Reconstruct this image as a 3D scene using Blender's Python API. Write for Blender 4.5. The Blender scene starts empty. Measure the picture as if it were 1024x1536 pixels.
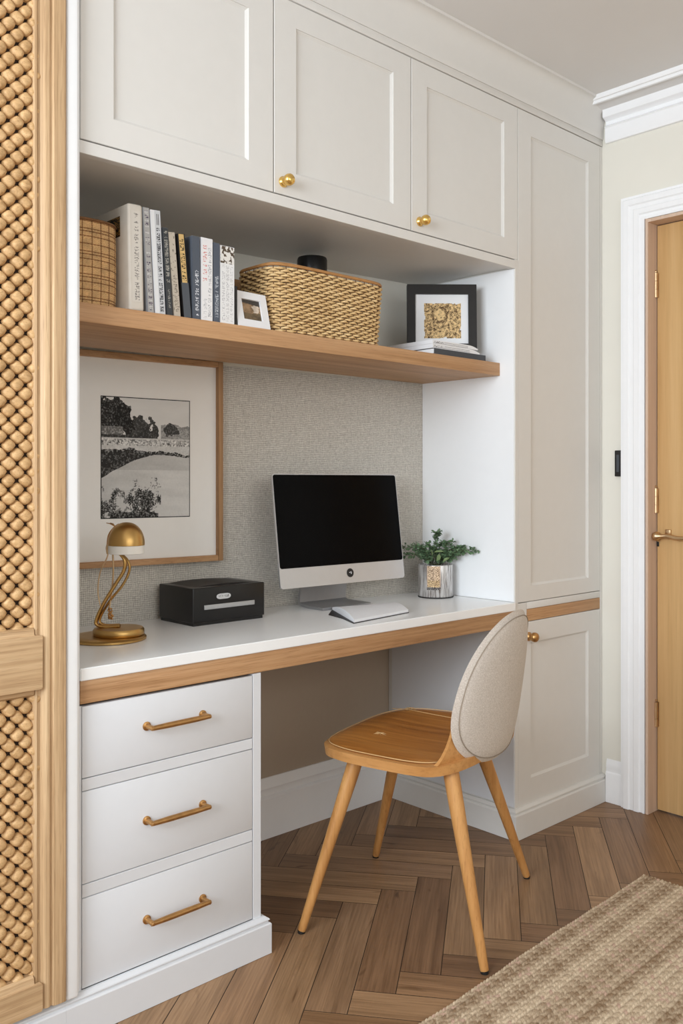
import bpy, bmesh, math, random
import numpy as np
from mathutils import Vector, Matrix, noise
random.seed(7)
R = math.radians

# ------------------------------------------------------------------ camera, light, exposure
scn = bpy.context.scene
CAM = Vector((0, -1.70, 1.12))
cd = bpy.data.cameras.new('camera'); cam = bpy.data.objects.new('camera', cd)
scn.collection.objects.link(cam); scn.camera = cam
cam.location = CAM; cam.rotation_euler = (R(90), 0, -R(42.963))
cd.sensor_fit = 'AUTO'; cd.sensor_width = 36; cd.lens = 1355.07/1536*36
cd.shift_y = -46/1536; cd.clip_start = 0.02

scn.view_settings.view_transform = 'Standard'; scn.view_settings.look = 'None'
scn.view_settings.gamma = 1; scn.view_settings.use_curve_mapping = False
scn.view_settings.exposure = 0.16

w = bpy.data.worlds.new('world'); scn.world = w; w.use_nodes = True
w.node_tree.nodes['Background'].inputs[0].default_value = (0.85, 0.93, 1.0, 1)
w.node_tree.nodes['Background'].inputs[1].default_value = 1.0

def area(name, loc, rot, sx, sy, power, col):
    l = bpy.data.lights.new(name, 'AREA'); l.shape = 'RECTANGLE'; l.size = sx; l.size_y = sy
    l.energy = power; l.color = col
    o = bpy.data.objects.new(name, l); scn.collection.objects.link(o); o.location = loc; o.rotation_euler = rot
    return o
# daylight through the window in the left wall; the rear lamp is an added frontal fill
area('window_light_left', (-1.57, -1.12, 1.68), (0, R(-90), 0), 1.15, 1.8, 80, (0.885, 0.975, 1.06))
area('fill_light_rear', (0.5, -3.57, 1.72), (R(90), 0, 0), 2.3, 1.0, 18, (0.97, 0.98, 0.98))

# ------------------------------------------------------------------ node helpers
def newmat(name):
    m = bpy.data.materials.new(name); m.use_nodes = True
    nt = m.node_tree; return m, nt, nt.nodes['Principled BSDF']
def mixc(nt, fac, a, b, mode='MIX'):
    n = nt.nodes.new('ShaderNodeMix'); n.data_type = 'RGBA'; n.blend_type = mode
    def put(s, v):
        if hasattr(v, 'links') or isinstance(v, bpy.types.NodeSocket): nt.links.new(v, s)
        elif isinstance(v, (int, float)): s.default_value = v
        else: s.default_value = (*v, 1) if len(v) == 3 else v
    put(n.inputs[0], fac); put(n.inputs[6], a); put(n.inputs[7], b)
    return n.outputs[2]
def math_(nt, op, a, b=None):
    n = nt.nodes.new('ShaderNodeMath'); n.operation = op
    for i, v in enumerate((a, b)):
        if v is None: continue
        if isinstance(v, bpy.types.NodeSocket): nt.links.new(v, n.inputs[i])
        else: n.inputs[i].default_value = v
    return n.outputs[0]
def coords(nt, kind='Object', scale=(1, 1, 1), rot=(0, 0, 0)):
    t = nt.nodes.new('ShaderNodeTexCoord'); mp = nt.nodes.new('ShaderNodeMapping')
    nt.links.new(t.outputs[kind], mp.inputs[0]); mp.inputs['Scale'].default_value = scale
    mp.inputs['Rotation'].default_value = rot
    return mp.outputs[0]
def noi(nt, vec, scale=1, detail=4, rough=.5, dist=0):
    n = nt.nodes.new('ShaderNodeTexNoise'); nt.links.new(vec, n.inputs['Vector'])
    n.inputs['Scale'].default_value = scale; n.inputs['Detail'].default_value = detail
    n.inputs['Roughness'].default_value = rough; n.inputs['Distortion'].default_value = dist
    return n.outputs['Fac']
def ramp(nt, fac, stops):
    n = nt.nodes.new('ShaderNodeValToRGB'); nt.links.new(fac, n.inputs[0])
    e = n.color_ramp.elements
    while len(e) < len(stops): e.new(.5)
    for i, (p, c) in enumerate(stops):
        e[i].position = p; e[i].color = (*c, 1) if len(c) == 3 else c
    return n.outputs[0]
def bump(nt, p, h, strength=.3, dist=.001):
    b = nt.nodes.new('ShaderNodeBump'); b.inputs['Strength'].default_value = strength
    b.inputs['Distance'].default_value = dist
    nt.links.new(h, b.inputs['Height']); nt.links.new(b.outputs[0], p.inputs['Normal'])
def S(r, g, b):   # sRGB 0-255 to linear
    f = lambda v: ((v/255+.055)/1.055)**2.4 if v > 10.3 else v/255/12.92
    return (f(r), f(g), f(b))
def plain(name, col, rough=.5, metal=0, spec=.5, var=.03, nscale=40, bstr=.05):
    m, nt, p = newmat(name)
    v = noi(nt, coords(nt), nscale, 3)
    d = tuple(c*(1-var) for c in col); u = tuple(min(1, c*(1+var)) for c in col)
    nt.links.new(ramp(nt, v, [(.3, d), (.7, u)]), p.inputs['Base Color'])
    p.inputs['Roughness'].default_value = rough; p.inputs['Metallic'].default_value = metal
    p.inputs['Specular IOR Level'].default_value = spec
    if bstr: bump(nt, p, v, bstr, .0006)
    return m
def wood(name, dark, mid, light, axis='z', rough=.45, along=2.6, across=150, pore=.6, spec=.4, kind='Object', bst=.15):
    m, nt, p = newmat(name)
    sc = {'x': (along, across, across), 'y': (across, along, across), 'z': (across, across, along)}[axis]
    sc2 = tuple(s*.22 for s in sc); 
    fine = noi(nt, coords(nt, kind, sc), 1, 5, .65, .2)
    broad = noi(nt, coords(nt, kind, sc2), 1, 3, .5, .8)
    pores = noi(nt, coords(nt, kind, tuple(s*(4 if s == across else 5) for s in sc)), 1, 2, .5)
    a = ramp(nt, fine, [(.32, dark), (.5, mid), (.68, light)])
    b = ramp(nt, broad, [(.3, dark), (.55, mid), (.75, light)])
    c = mixc(nt, .5, a, b)
    pr = ramp(nt, pores, [(.32, (.58, .5, .44)), (.43, (1, 1, 1))])
    c = mixc(nt, pore, c, pr, 'MULTIPLY')
    nt.links.new(c, p.inputs['Base Color'])
    p.inputs['Roughness'].default_value = rough; p.inputs['Specular IOR Level'].default_value = spec
    bump(nt, p, fine, bst, .0008)
    return m

# ------------------------------------------------------------------ materials
M = {}
M['wall'] = plain('wall_paint', S(232, 228, 217), .75, spec=.25, var=.01, nscale=8)
M['ceil'] = plain('ceiling_paint', S(228, 226, 224), .85, spec=.2, var=.01, nscale=6)
M['lining'] = plain('recess_lining_paint', S(247, 248, 249), .4, spec=.35, var=.006, nscale=30, bstr=.02)
M['trim'] = plain('trim_paint', S(246, 246, 247), .4, spec=.4, var=.008, nscale=20, bstr=.02)
M['cab'] = plain('cabinet_paint', S(222, 219, 214), .42, spec=.35, var=.008, nscale=30, bstr=.02)
M['cabw'] = plain('cabinet_white_paint', S(223, 224, 227), .4, spec=.35, var=.006, nscale=30, bstr=.02)
M['gap'] = plain('shadow_gap_board', S(60, 52, 46), .8)
M['slab'] = plain('desk_laminate', S(247, 247, 246), .22, spec=.45, var=.004, nscale=10, bstr=0)
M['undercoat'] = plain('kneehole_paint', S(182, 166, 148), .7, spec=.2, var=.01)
M['oakx'] = wood('oak_edge', S(158, 116, 76), S(188, 144, 102), S(206, 166, 124), 'x', .5)
M['oakz'] = wood('oak_frame_upright', S(160, 126, 88), S(198, 164, 124), S(222, 192, 152), 'z', .5, 3.2, 210)
M['oakrx'] = wood('oak_frame_rail', S(160, 126, 88), S(198, 164, 124), S(222, 192, 152), 'x', .5, 3.2, 210)
M['doorwood'] = wood('honey_oak_door', S(186, 144, 90), S(212, 172, 118), S(224, 188, 136), 'z', .45, 1.0, 34, .08, bst=.05)
M['jamb'] = wood('jamb_wood', S(192, 164, 142), S(212, 184, 162), S(224, 198, 176), 'z', .6, 1.2, 40, .1)
M['rattan'] = wood('rattan_cane', S(172, 134, 88), S(206, 166, 116), S(226, 190, 142), 'x', .55, 60, 160, bst=.4)
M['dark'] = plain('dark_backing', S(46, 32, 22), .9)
M['brass'] = plain('antique_brass', S(190, 146, 94), .38, 1, var=.15, nscale=60)
M['gold'] = plain('polished_gold', S(236, 196, 116), .25, 1, var=.12, nscale=50)
M['lampbrass'] = plain('brushed_lamp_brass', S(192, 154, 94), .34, 1, var=.06, nscale=20)
M['hinge'] = plain('worn_brass_hinge', S(206, 176, 138), .35, 1, var=.1)
M['alu'] = plain('brushed_aluminium', S(206, 206, 208), .4, .75, var=.01, bstr=.01)
M['alud'] = plain('stand_aluminium', S(170, 170, 172), .42, .85, var=.02, bstr=.01)
M['screen'] = plain('screen_glass', S(5, 5, 6), .22, spec=.06, var=0, bstr=0)
M['black'] = plain('black_plastic', S(24, 23, 23), .3, spec=.4, var=.1, bstr=.02)
M['blackm'] = plain('black_satin', S(34, 31, 30), .5, spec=.35, var=.1)
M['white'] = plain('white_paper', S(236, 236, 238), .6, var=.01, nscale=30)
M['greyw'] = plain('grey_card', S(150, 150, 152), .6)
M['cream'] = plain('cream_paper', S(214, 206, 194), .6)
M['slate'] = plain('slate_cloth', S(92, 98, 108), .6, var=.06)
M['slated'] = plain('dark_slate_cloth', S(66, 70, 76), .6, var=.06)
M['beige'] = plain('beige_cloth', S(186, 174, 158), .7, var=.06)
M['mat'] = plain('mat_board', S(243, 240, 235), .7, var=.006)
M['leaf'] = plain('leaf_green', S(112, 138, 104), .45, var=.35, nscale=60)
M['leafl'] = plain('pale_leaf_green', S(132, 152, 104), .5, var=.2, nscale=60)
M['stem'] = plain('stem_green', S(70, 74, 44), .6)
M['soil'] = plain('soil', S(38, 30, 24), .95, var=.3, nscale=200)
M['chairwood'] = wood('chair_beech', S(164, 112, 60), S(192, 138, 80), S(208, 158, 98), 'z', .4, 4, 60, .3, bst=.05)
M['shell'] = wood('chair_shell_beech', S(172, 118, 64), S(196, 142, 84), S(212, 160, 102), 'y', .42, 4, 45, .3, bst=.05)
M['pad'] = wood('polished_caramel_seat', S(136, 78, 26), S(184, 118, 50), S(216, 156, 84), 'y', .3, 2.5, 46, .4, spec=.5, bst=.05)
M['stitch'] = plain('cream_stitching', S(206, 168, 116), .6)
M['rubber'] = plain('black_rubber', S(22, 20, 18), .7)
M['lampglass'] = plain('white_glass_band', S(240, 236, 228), .25, spec=.5, var=.01)
M['strip'] = plain('silver_strip', S(176, 176, 176), .4, .2)

def linen(name, a, b, scale, rough=.85, kind='Object', bst=.5):
    m, nt, p = newmat(name)
    c1 = coords(nt, kind, (scale*.22, scale*.22, scale*1.0)); c2 = coords(nt, kind, (scale, scale, scale*.2))
    h = noi(nt, c1, 1, 3, .6); v = noi(nt, c2, 1, 3, .6)
    s = math_(nt, 'MULTIPLY', h, v)
    cl = noi(nt, coords(nt, kind), 4, 3)
    s2 = math_(nt, 'ADD', s, math_(nt, 'MULTIPLY', math_(nt, 'SUBTRACT', cl, .5), .03))
    nt.links.new(ramp(nt, s2, [(.14, a), (.37, b)]), p.inputs['Base Color'])
    p.inputs['Roughness'].default_value = rough; p.inputs['Specular IOR Level'].default_value = .15
    bump(nt, p, s, bst, .001)
    return m
def woven_paper():
    m, nt, p = newmat('grasscloth_wallpaper')
    t = nt.nodes.new('ShaderNodeTexCoord'); sx = nt.nodes.new('ShaderNodeSeparateXYZ'); nt.links.new(t.outputs['Object'], sx.inputs[0])
    warp = noi(nt, coords(nt, 'Object', (60, 60, 60)), 1, 3)
    wv = math_(nt, 'MULTIPLY', warp, 7.0)
    def threads(sock, pitch):
        a = math_(nt, 'ADD', math_(nt, 'MULTIPLY', sock, 2*math.pi/pitch), wv)
        return math_(nt, 'MULTIPLY', math_(nt, 'ADD', math_(nt, 'SINE', a), 1), .5)
    hx = threads(sx.outputs[0], .0052); hz_ = threads(sx.outputs[2], .0056)
    g1 = noi(nt, coords(nt, 'Object', (90, 90, 420)), 1, 3, .6); g2 = noi(nt, coords(nt, 'Object', (420, 420, 90)), 1, 3, .6)
    k = math_(nt, 'ADD', math_(nt, 'MULTIPLY', hx, math_(nt, 'MULTIPLY', g2, .55)), math_(nt, 'MULTIPLY', hz_, math_(nt, 'MULTIPLY', g1, .55)))
    k = math_(nt, 'ADD', k, math_(nt, 'MULTIPLY', math_(nt, 'ADD', g1, g2), .35))
    nt.links.new(ramp(nt, k, [(.35, S(160, 154, 145)), (.92, S(226, 220, 210))]), p.inputs['Base Color'])
    p.inputs['Roughness'].default_value = .85; p.inputs['Specular IOR Level'].default_value = .15
    bump(nt, p, k, .5, .001)
    return m
M['wallpaper'] = woven_paper()
M['fabric'] = linen('cream_linen', S(184, 172, 160), S(224, 215, 206), 1100)

def vcol(name, rough=.6, spec=.3, metal=0):
    m, nt, p = newmat(name)
    a = nt.nodes.new('ShaderNodeVertexColor'); a.layer_name = 'Col'
    nt.links.new(a.outputs[0], p.inputs['Base Color']); p.inputs['Roughness'].default_value = rough
    p.inputs['Specular IOR Level'].default_value = spec; p.inputs['Metallic'].default_value = metal
    return m
M['print'] = vcol('printed_ink', .5)
M['printg'] = vcol('printed_ink_matt', .8, .1)

def floor_mat():
    m, nt, p = newmat('herringbone_oak')
    a = nt.nodes.new('ShaderNodeVertexColor'); a.layer_name = 'Col'
    fine = noi(nt, coords(nt, 'UV', (5, 190, 1)), 1, 5, .65, .25)
    broad = noi(nt, coords(nt, 'UV', (2.2, 26, 1)), 1, 3, .5, .6)
    knots = noi(nt, coords(nt, 'UV', (5, 14, 1)), 1, 2, .5, 1.5)
    c = ramp(nt, fine, [(.3, (.70, .66, .62)), (.55, (1, 1, 1)), (.75, (1.14, 1.12, 1.1))])
    b = ramp(nt, broad, [(.3, (.72, .68, .64)), (.6, (1.1, 1.08, 1.06))])
    k = ramp(nt, knots, [(.24, (.45, .38, .33)), (.33, (1, 1, 1))])
    x = mixc(nt, 1, a.outputs[0], c, 'MULTIPLY'); x = mixc(nt, 1, x, b, 'MULTIPLY'); x = mixc(nt, .7, x, k, 'MULTIPLY')
    nt.links.new(x, p.inputs['Base Color']); p.inputs['Roughness'].default_value = .42
    p.inputs['Specular IOR Level'].default_value = .35
    bump(nt, p, fine, .1, .0006)
    return m
M['floor'] = floor_mat()

def rug_mat():
    m, nt, p = newmat('jute_braid')
    a = nt.nodes.new('ShaderNodeVertexColor'); a.layer_name = 'Col'
    n = noi(nt, coords(nt), 420, 4, .7)
    c = ramp(nt, n, [(.3, (.72, .68, .64)), (.7, (1.15, 1.13, 1.1))])
    nt.links.new(mixc(nt, 1, a.outputs[0], c, 'MULTIPLY'), p.inputs['Base Color'])
    p.inputs['Roughness'].default_value = .95; p.inputs['Specular IOR Level'].default_value = .1
    bump(nt, p, n, .6, .002)
    return m
M['rug'] = rug_mat()

def pot_mat():
    m, nt, p = newmat('streaked_mercury_glass')
    n = noi(nt, coords(nt, 'Object', (230, 230, 14)), 1, 4, .7)
    nt.links.new(ramp(nt, n, [(.36, S(120, 110, 104)), (.5, S(206, 202, 200)), (.66, S(238, 236, 234))]), p.inputs['Base Color'])
    p.inputs['Metallic'].default_value = .55; p.inputs['Roughness'].default_value = .3
    bump(nt, p, n, .5, .001)
    return m
M['pot'] = pot_mat()

def plaid_mat():
    m, nt, p = newmat('plaid_woven_reed')
    a = nt.nodes.new('ShaderNodeVertexColor'); a.layer_name = 'Col'
    n = noi(nt, coords(nt, 'Object', (300, 300, 900)), 1, 3, .6)
    nt.links.new(mixc(nt, 1, a.outputs[0], ramp(nt, n, [(.3, (.72, .68, .6)), (.7, (1.1, 1.08, 1.05))]), 'MULTIPLY'), p.inputs['Base Color'])
    p.inputs['Roughness'].default_value = .6
    bump(nt, p, n, .6, .0015)
    return m
M['plaid'] = plaid_mat()
M['wicker'] = wood('wicker_seagrass', S(184, 144, 92), S(222, 188, 134), S(238, 210, 162), 'x', .55, 70, 160, bst=.4)
M['wickerrim'] = plain('wicker_rim_brown', S(176, 126, 74), .6, var=.15)
M['wickerdark'] = plain('wicker_stake_brown', S(112, 74, 38), .7, var=.2)

# ------------------------------------------------------------------ mesh helpers
def bm_new(): return bmesh.new()
def box(bm, a, b, bev=0, seg=2, mat=None):
    a = Vector(a); b = Vector(b); c = (a+b)/2; s = b-a
    r = bmesh.ops.create_cube(bm, size=1, matrix=Matrix.Translation(c) @ Matrix.Diagonal((abs(s.x), abs(s.y), abs(s.z), 1)))
    vs = r['verts']
    if mat is not None:
        bmesh.ops.transform(bm, matrix=mat, verts=vs)
    if bev:
        es = list({e for v in vs for e in v.link_edges})
        bmesh.ops.bevel(bm, geom=es, offset=bev, segments=seg, profile=.5, affect='EDGES')
    return vs
def tube(bm, pts, radii, n=12, cap=True, flat=None):
    pts = [Vector(p) for p in pts]
    if not hasattr(radii, '__len__'): radii = [radii]*len(pts)
    rings = []; prev = None
    for i, p in enumerate(pts):
        t = (pts[min(i+1, len(pts)-1)]-pts[max(i-1, 0)]).normalized()
        if prev is None:
            u = t.orthogonal().normalized()
            if abs(t.z) < .9: u = t.cross(Vector((0, 0, 1))).normalized()
        else: u = (prev - t*prev.dot(t)).normalized()
        prev = u; v = t.cross(u)
        k = flat if flat else 1
        rings.append([bm.verts.new(p+(u*math.cos(2*math.pi*j/n)*radii[i]*k+v*math.sin(2*math.pi*j/n)*radii[i])) for j in range(n)])
    for a, b in zip(rings, rings[1:]):
        for j in range(n): bm.faces.new((a[j], a[(j+1) % n], b[(j+1) % n], b[j]))
    if cap: bm.faces.new(rings[0][::-1]); bm.faces.new(rings[-1])
def lathe(bm, prof, center=(0, 0, 0), n=40, mat=None):
    c = Vector(center); rings = []
    for r, z in prof:
        if r <= 1e-6: rings.append([bm.verts.new(c+Vector((0, 0, z)))])
        else: rings.append([bm.verts.new(c+Vector((r*math.cos(2*math.pi*j/n), r*math.sin(2*math.pi*j/n), z))) for j in range(n)])
    for a, b in zip(rings, rings[1:]):
        for j in range(n):
            k = (j+1) % n
            if len(a) == 1 and len(b) == 1: continue
            if len(a) == 1: bm.faces.new((a[0], b[k], b[j]))
            elif len(b) == 1: bm.faces.new((a[j], a[k], b[0]))
            else: bm.faces.new((a[j], a[k], b[k], b[j]))
    if mat is not None: bmesh.ops.transform(bm, matrix=mat, verts=[v for r in rings for v in r])
def prism(bm, prof, fn, s0, s1):
    """extrude closed 2-D profile between s0 and s1; fn(p, q, s) -> xyz"""
    A = [bm.verts.new(fn(p, q, s0)) for p, q in prof]; B = [bm.verts.new(fn(p, q, s1)) for p, q in prof]
    n = len(prof)
    for i in range(n): bm.faces.new((A[i], A[(i+1) % n], B[(i+1) % n], B[i]))
    bm.faces.new(A[::-1]); bm.faces.new(B)
def smooth_path(pts, n=8):
    out = []; P = [Vector(p) for p in pts]; P = [P[0]*2-P[1]]+P+[P[-1]*2-P[-2]]
    for i in range(1, len(P)-2):
        for k in range(n):
            t = k/n; a, b, c, d0 = P[i-1:i+3]
            out.append(.5*((2*b)+(c-a)*t+(2*a-5*b+4*c-d0)*t*t+(3*b-a-3*c+d0)*t**3))
    out.append(P[-2]); return out
def obj(name, bm, m, parent=None, smooth=None, **props):
    bmesh.ops.recalc_face_normals(bm, faces=bm.faces)
    me = bpy.data.meshes.new(name); bm.to_mesh(me); bm.free()
    if smooth is not None:
        me.polygons.foreach_set('use_smooth', [True]*len(me.polygons))
        if smooth < 180: me.set_sharp_from_angle(angle=R(smooth))
    ms = m if isinstance(m, (list, tuple)) else [m]
    for x in ms: me.materials.append(x)
    o = bpy.data.objects.new(name, me); scn.collection.objects.link(o)
    if parent is not None: o.parent = parent
    for k, v in props.items(): o[k] = v
    return o
def bobj(name, a, b, m, parent=None, bev=0, **props):
    bm = bm_new(); box(bm, a, b, bev); return obj(name, bm, m, parent, 30 if bev else None, **props)
def thing(name, label, cat, loc=(0, 0, 0), rz=0, group=None):
    o = bpy.data.objects.new(name, None); scn.collection.objects.link(o)
    o.empty_display_size = .05; o.location = loc; o.rotation_euler = (0, 0, rz)
    o['label'] = label; o['category'] = cat
    if group: o['group'] = group
    return o
def tag(o, label, cat, group=None):
    o['label'] = label; o['category'] = cat
    if group: o['group'] = group
    return o
def struct(o): o['kind'] = 'structure'; return o
def grid_print(name, O, U, V, nu, nv, fn, m, parent=None, mask=None, **props):
    """a printed sheet: nu x nv cells, colour of each from fn(u, v)"""
    O, U, V = Vector(O), Vector(U), Vector(V)
    vs = [O+U*(i/nu)+V*(j/nv) for j in range(nv+1) for i in range(nu+1)]
    fs = []; cs = []
    for j in range(nv):
        for i in range(nu):
            u, v = (i+.5)/nu, (j+.5)/nv
            if mask and not mask(u, v): continue
            a = j*(nu+1)+i; fs.append((a, a+1, a+nu+2, a+nu+1)); cs.append(fn(u, v))
    me = bpy.data.meshes.new(name); me.from_pydata([tuple(v) for v in vs], [], fs)
    ca = me.color_attributes.new('Col', 'FLOAT_COLOR', 'CORNER')
    arr = np.repeat(np.array([(*c, 1) for c in cs], dtype=np.float32), 4, axis=0).ravel()
    ca.data.foreach_set('color', arr)
    me.materials.append(m)
    if mask:
        b = bmesh.new(); b.from_mesh(me); bmesh.ops.delete(b, geom=[x for x in b.verts if not x.link_faces], context='VERTS'); b.to_mesh(me); b.free()
    o = bpy.data.objects.new(name, me); scn.collection.objects.link(o)
    if parent is not None: o.parent = parent
    for k, v in props.items(): o[k] = v
    return o
def fbm(x, y, oct=4, seed=0):
    s = 0; a = .5
    for i in range(oct):
        s += a*noise.noise(Vector((x+seed*13.1, y-seed*7.7, seed*3.3+i*5))); x *= 2.1; y *= 2.1; a *= .5
    return s   # about -.5 .. .5

# ------------------------------------------------------------------ the room
XW = 2.836; ZC = 2.435; XL = -1.62; YR = -3.62; YB = .55
# floor: herringbone planks, laid at 37.5 degrees to the cabinets
def make_floor():
    L, W, g = .50, .0925, .0009
    ang = R(37.4); aw = Vector((math.cos(ang), math.sin(ang))); ri = Vector((aw.y, -aw.x))
    org = Vector((1.505, -.28))-aw*W
    bm = bm_new(); uvl = bm.loops.layers.uv.new('UVMap'); cl = bm.loops.layers.float_color.new('Col')
    base = bm_new()
    rnd = random.Random(3)
    tones = [S(156, 122, 90), S(148, 115, 84), S(164, 131, 98), S(140, 108, 80), S(152, 121, 92), S(170, 136, 102)]
    def plank(x0, y0, x1, y1, horiz):
        P = [(x0+g, y0+g), (x1-g, y0+g), (x1-g, y1-g), (x0+g, y1-g)]
        col = rnd.choice(tones); k = rnd.uniform(.9, 1.1)*.87; col = tuple(c*k for c in col)
        ox, oy = rnd.uniform(0, 50), rnd.uniform(0, 50)
        pts = [tuple(org+ri*p[0]+aw*p[1]) for p in P]
        cx = sum(p[0] for p in pts)/4; cy = sum(p[1] for p in pts)/4
        if not (XL-.5 < cx < XW+.7 and YR-.5 < cy < YB+.6): return
        f = bm.faces.new([bm.verts.new((x, y, 0)) for x, y in pts])
        for l, p in zip(f.loops, P):
            u, v = (p[0], p[1]) if horiz else (p[1], p[0])
            l[uvl].uv = (u-(x0 if horiz else y0)+ox, v-(y0 if horiz else x0)+oy); l[cl] = (*col, 1)
    # tiling: pairs step by (W, W) on the diagonal and by (2L) along a row
    for k in range(-60, 61):
        for j in range(-12, 13):
            ax = k*W + j*L; ay = k*W - j*L
            if abs(ax) > 6 or abs(ay) > 6: continue
            plank(ax, ay, ax+L, ay+W, True)
            plank(ax, ay+W, ax+W, ay+W+L, False)
    for co, no in (((XL-.02, 0, 0), (-1, 0, 0)), ((XW+.3, 0, 0), (1, 0, 0)), ((0, YR-.02, 0), (0, -1, 0)), ((0, YB+.04, 0), (0, 1, 0))):
        bmesh.ops.bisect_plane(bm, geom=bm.verts[:]+bm.edges[:]+bm.faces[:], plane_co=co, plane_no=no, clear_outer=True)
    for f in bm.faces: f.material_index = 0
    # the dark bed that shows in the joints
    r = bmesh.ops.create_cube(bm, size=1, matrix=Matrix.Translation(((XL+XW+.3)/2, (YR+YB)/2, -.0213)) @ Matrix.Diagonal((XW+.3-XL+.04, YB-YR+.06, .04, 1)))
    for v in r['verts']:
        for f in v.link_faces: f.material_index = 1
    return struct(obj('floor', bm, [M['floor'], M['gap']]))
make_floor()

def slab(name, boxes, m):
    bm = bm_new()
    for a, b in boxes: box(bm, a, b)
    return struct(obj(name, bm, m))
slab('ceiling', [((XL-.1, YR-.1, ZC), (XW+.3, YB+.1, ZC+.1))], M['ceil'])
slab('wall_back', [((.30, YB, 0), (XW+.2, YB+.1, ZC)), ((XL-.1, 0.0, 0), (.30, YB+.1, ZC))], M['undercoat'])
DY0, DY1, DZ = -.172, -.985, 2.0           # door opening in the right wall
slab('wall_right', [((XW, DY0, 0), (XW+.12, YB, ZC)), ((XW, YR-.1, 0), (XW+.12, DY1, ZC)), ((XW, DY1, DZ), (XW+.12, DY0, ZC))], M['wall'])
wy0, wy1, wz0, wz1 = -2.2, -.2, .95, 2.3
slab('wall_left', [((XL-.12, YR, 0), (XL, wy0, ZC)), ((XL-.12, wy1, 0), (XL, 0, ZC)), ((XL-.12, wy0, 0), (XL, wy1, wz0)), ((XL-.12, wy0, wz1), (XL, wy1, ZC))], M['wall'])
rx0, rx1, rz0, rz1 = -.7, 1.7, 1.15, 2.28
slab('wall_rear', [((XL, YR-.12, 0), (rx0, YR, ZC)), ((rx1, YR-.12, 0), (XW, YR, ZC)), ((rx0, YR-.12, 0), (rx1, YR, rz0)), ((rx0, YR-.12, rz1), (rx1, YR, ZC))], M['wall'])
def window(name, fn, w_, z0, z1):
    bm = bm_new()
    def b(s0, s1, a, c): 
        P, Q = fn(s0, -.10), fn(s1, -.05); box(bm, (P[0], P[1], a), (Q[0], Q[1], c))
    b(0, .05, z0, z1); b(w_-.05, w_, z0, z1); b(.05, w_-.05, z0, z0+.05); b(.05, w_-.05, z1-.05, z1); b(w_/2-.025, w_/2+.025, z0+.05, z1-.05)
    struct(obj(name, bm, M['trim']))
window('window_1', lambda s, d: (XL+d, wy0+s), wy1-wy0, wz0, wz1)
window('added_window', lambda s, d: (rx0+s, YR+d), rx1-rx0, rz0, rz1)  # unseen window, added to hold the rear fill light

# grasscloth lining of the desk recess, a touch out of square with the cabinets
def YW(x): return .385+(2.325-x)*.0886
bm = bm_new()
P = [(.84, YW(.84)), (2.34, YW(2.34)), (2.34, YB), (.84, YB)]
prism(bm, P, lambda p, q, s: (p, q, s), .66, 1.4565)
struct(obj('wall_recess', bm, M['wallpaper']))
bm = bm_new(); prism(bm, P, lambda p, q, s: (p, q, s), 1.457, 1.80)
struct(obj('wall_shelf_recess', bm, M['wall']))

# cornices
def cornice_right():
    prof = [(0, 2.300), (.012, 2.300), (.016, 2.308), (.016, 2.350), (.021, 2.354), (.011, 2.362), (.011, 2.374), (.030, 2.384), (.032, 2.388), (.032, 2.404), (.034, 2.410), (.085, 2.4165), (.090, 2.4105), (.097, 2.4115), (.100, 2.420), (.106, 2.421), (.110, 2.428), (.110, 2.436), (0, 2.436)]
    bm = bm_new(); prism(bm, prof, lambda p, q, s: (XW-p, s, q), YR, -.02)
    bm.faces.ensure_lookup_table(); bm.faces[10].material_index = 1
    struct(obj('trim_1', bm, [M['trim'], M['ceil']], None, 35))
def cornice_front():
    prof = [(.02, 2.318), (-.004, 2.318), (-.006, 2.330)]
    for i in range(9):
        a = i/8*math.pi/2; prof.append((-.006-.032*(1-math.cos(a)), 2.335+.0915*math.sin(a)))
    prof += [(-.038, 2.4265), (-.0425, 2.4275), (-.044, 2.436), (.02, 2.436)]
    bm = bm_new(); prism(bm, prof, lambda p, q, s: (s, p, q), XL, XW-.001)
    struct(obj('trim_2', bm, M['cab'], None, 35))
cornice_right(); cornice_front()
# cover strip between doors and cornice
struct(bobj('trim_3', (.33, -.002, 2.296), (XW-.001, .02, 2.318), M['cab'], None, .001))

# baseboards
def skirting(name, h, fn, s0, s1, t=.018, m='trim'):
    prof = [(0, .001), (t, .001), (t, h*.68), (t*.8, h*.71), (t*.62, h*.72), (t*.62, h*.80), (t*.75, h*.84), (t*.5, h*.93), (t*.2, h), (0, h)]
    bm = bm_new(); prism(bm, prof, fn, s0, s1); return struct(obj(name, bm, M[m], None, 30))
skirting('baseboard_back', .185, lambda p, q, s: (s, YB-p*1.3, q), 1.324, 2.324)
skirting('baseboard_right', .150, lambda p, q, s: (XW-p*.6, s, q), -.084, -.019)
skirting('baseboard_right', .150, lambda p, q, s: (XW-p, s, q), YR, DY1-.09)
skirting('baseboard_left', .150, lambda p, q, s: (XL+p, s, q), YR, 0)
skirting('baseboard_rear', .150, lambda p, q, s: (s, YR+p, q), XL, XW)
skirting('baseboard_front', .150, lambda p, q, s: (s, -p, q), XL, .30)

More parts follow.
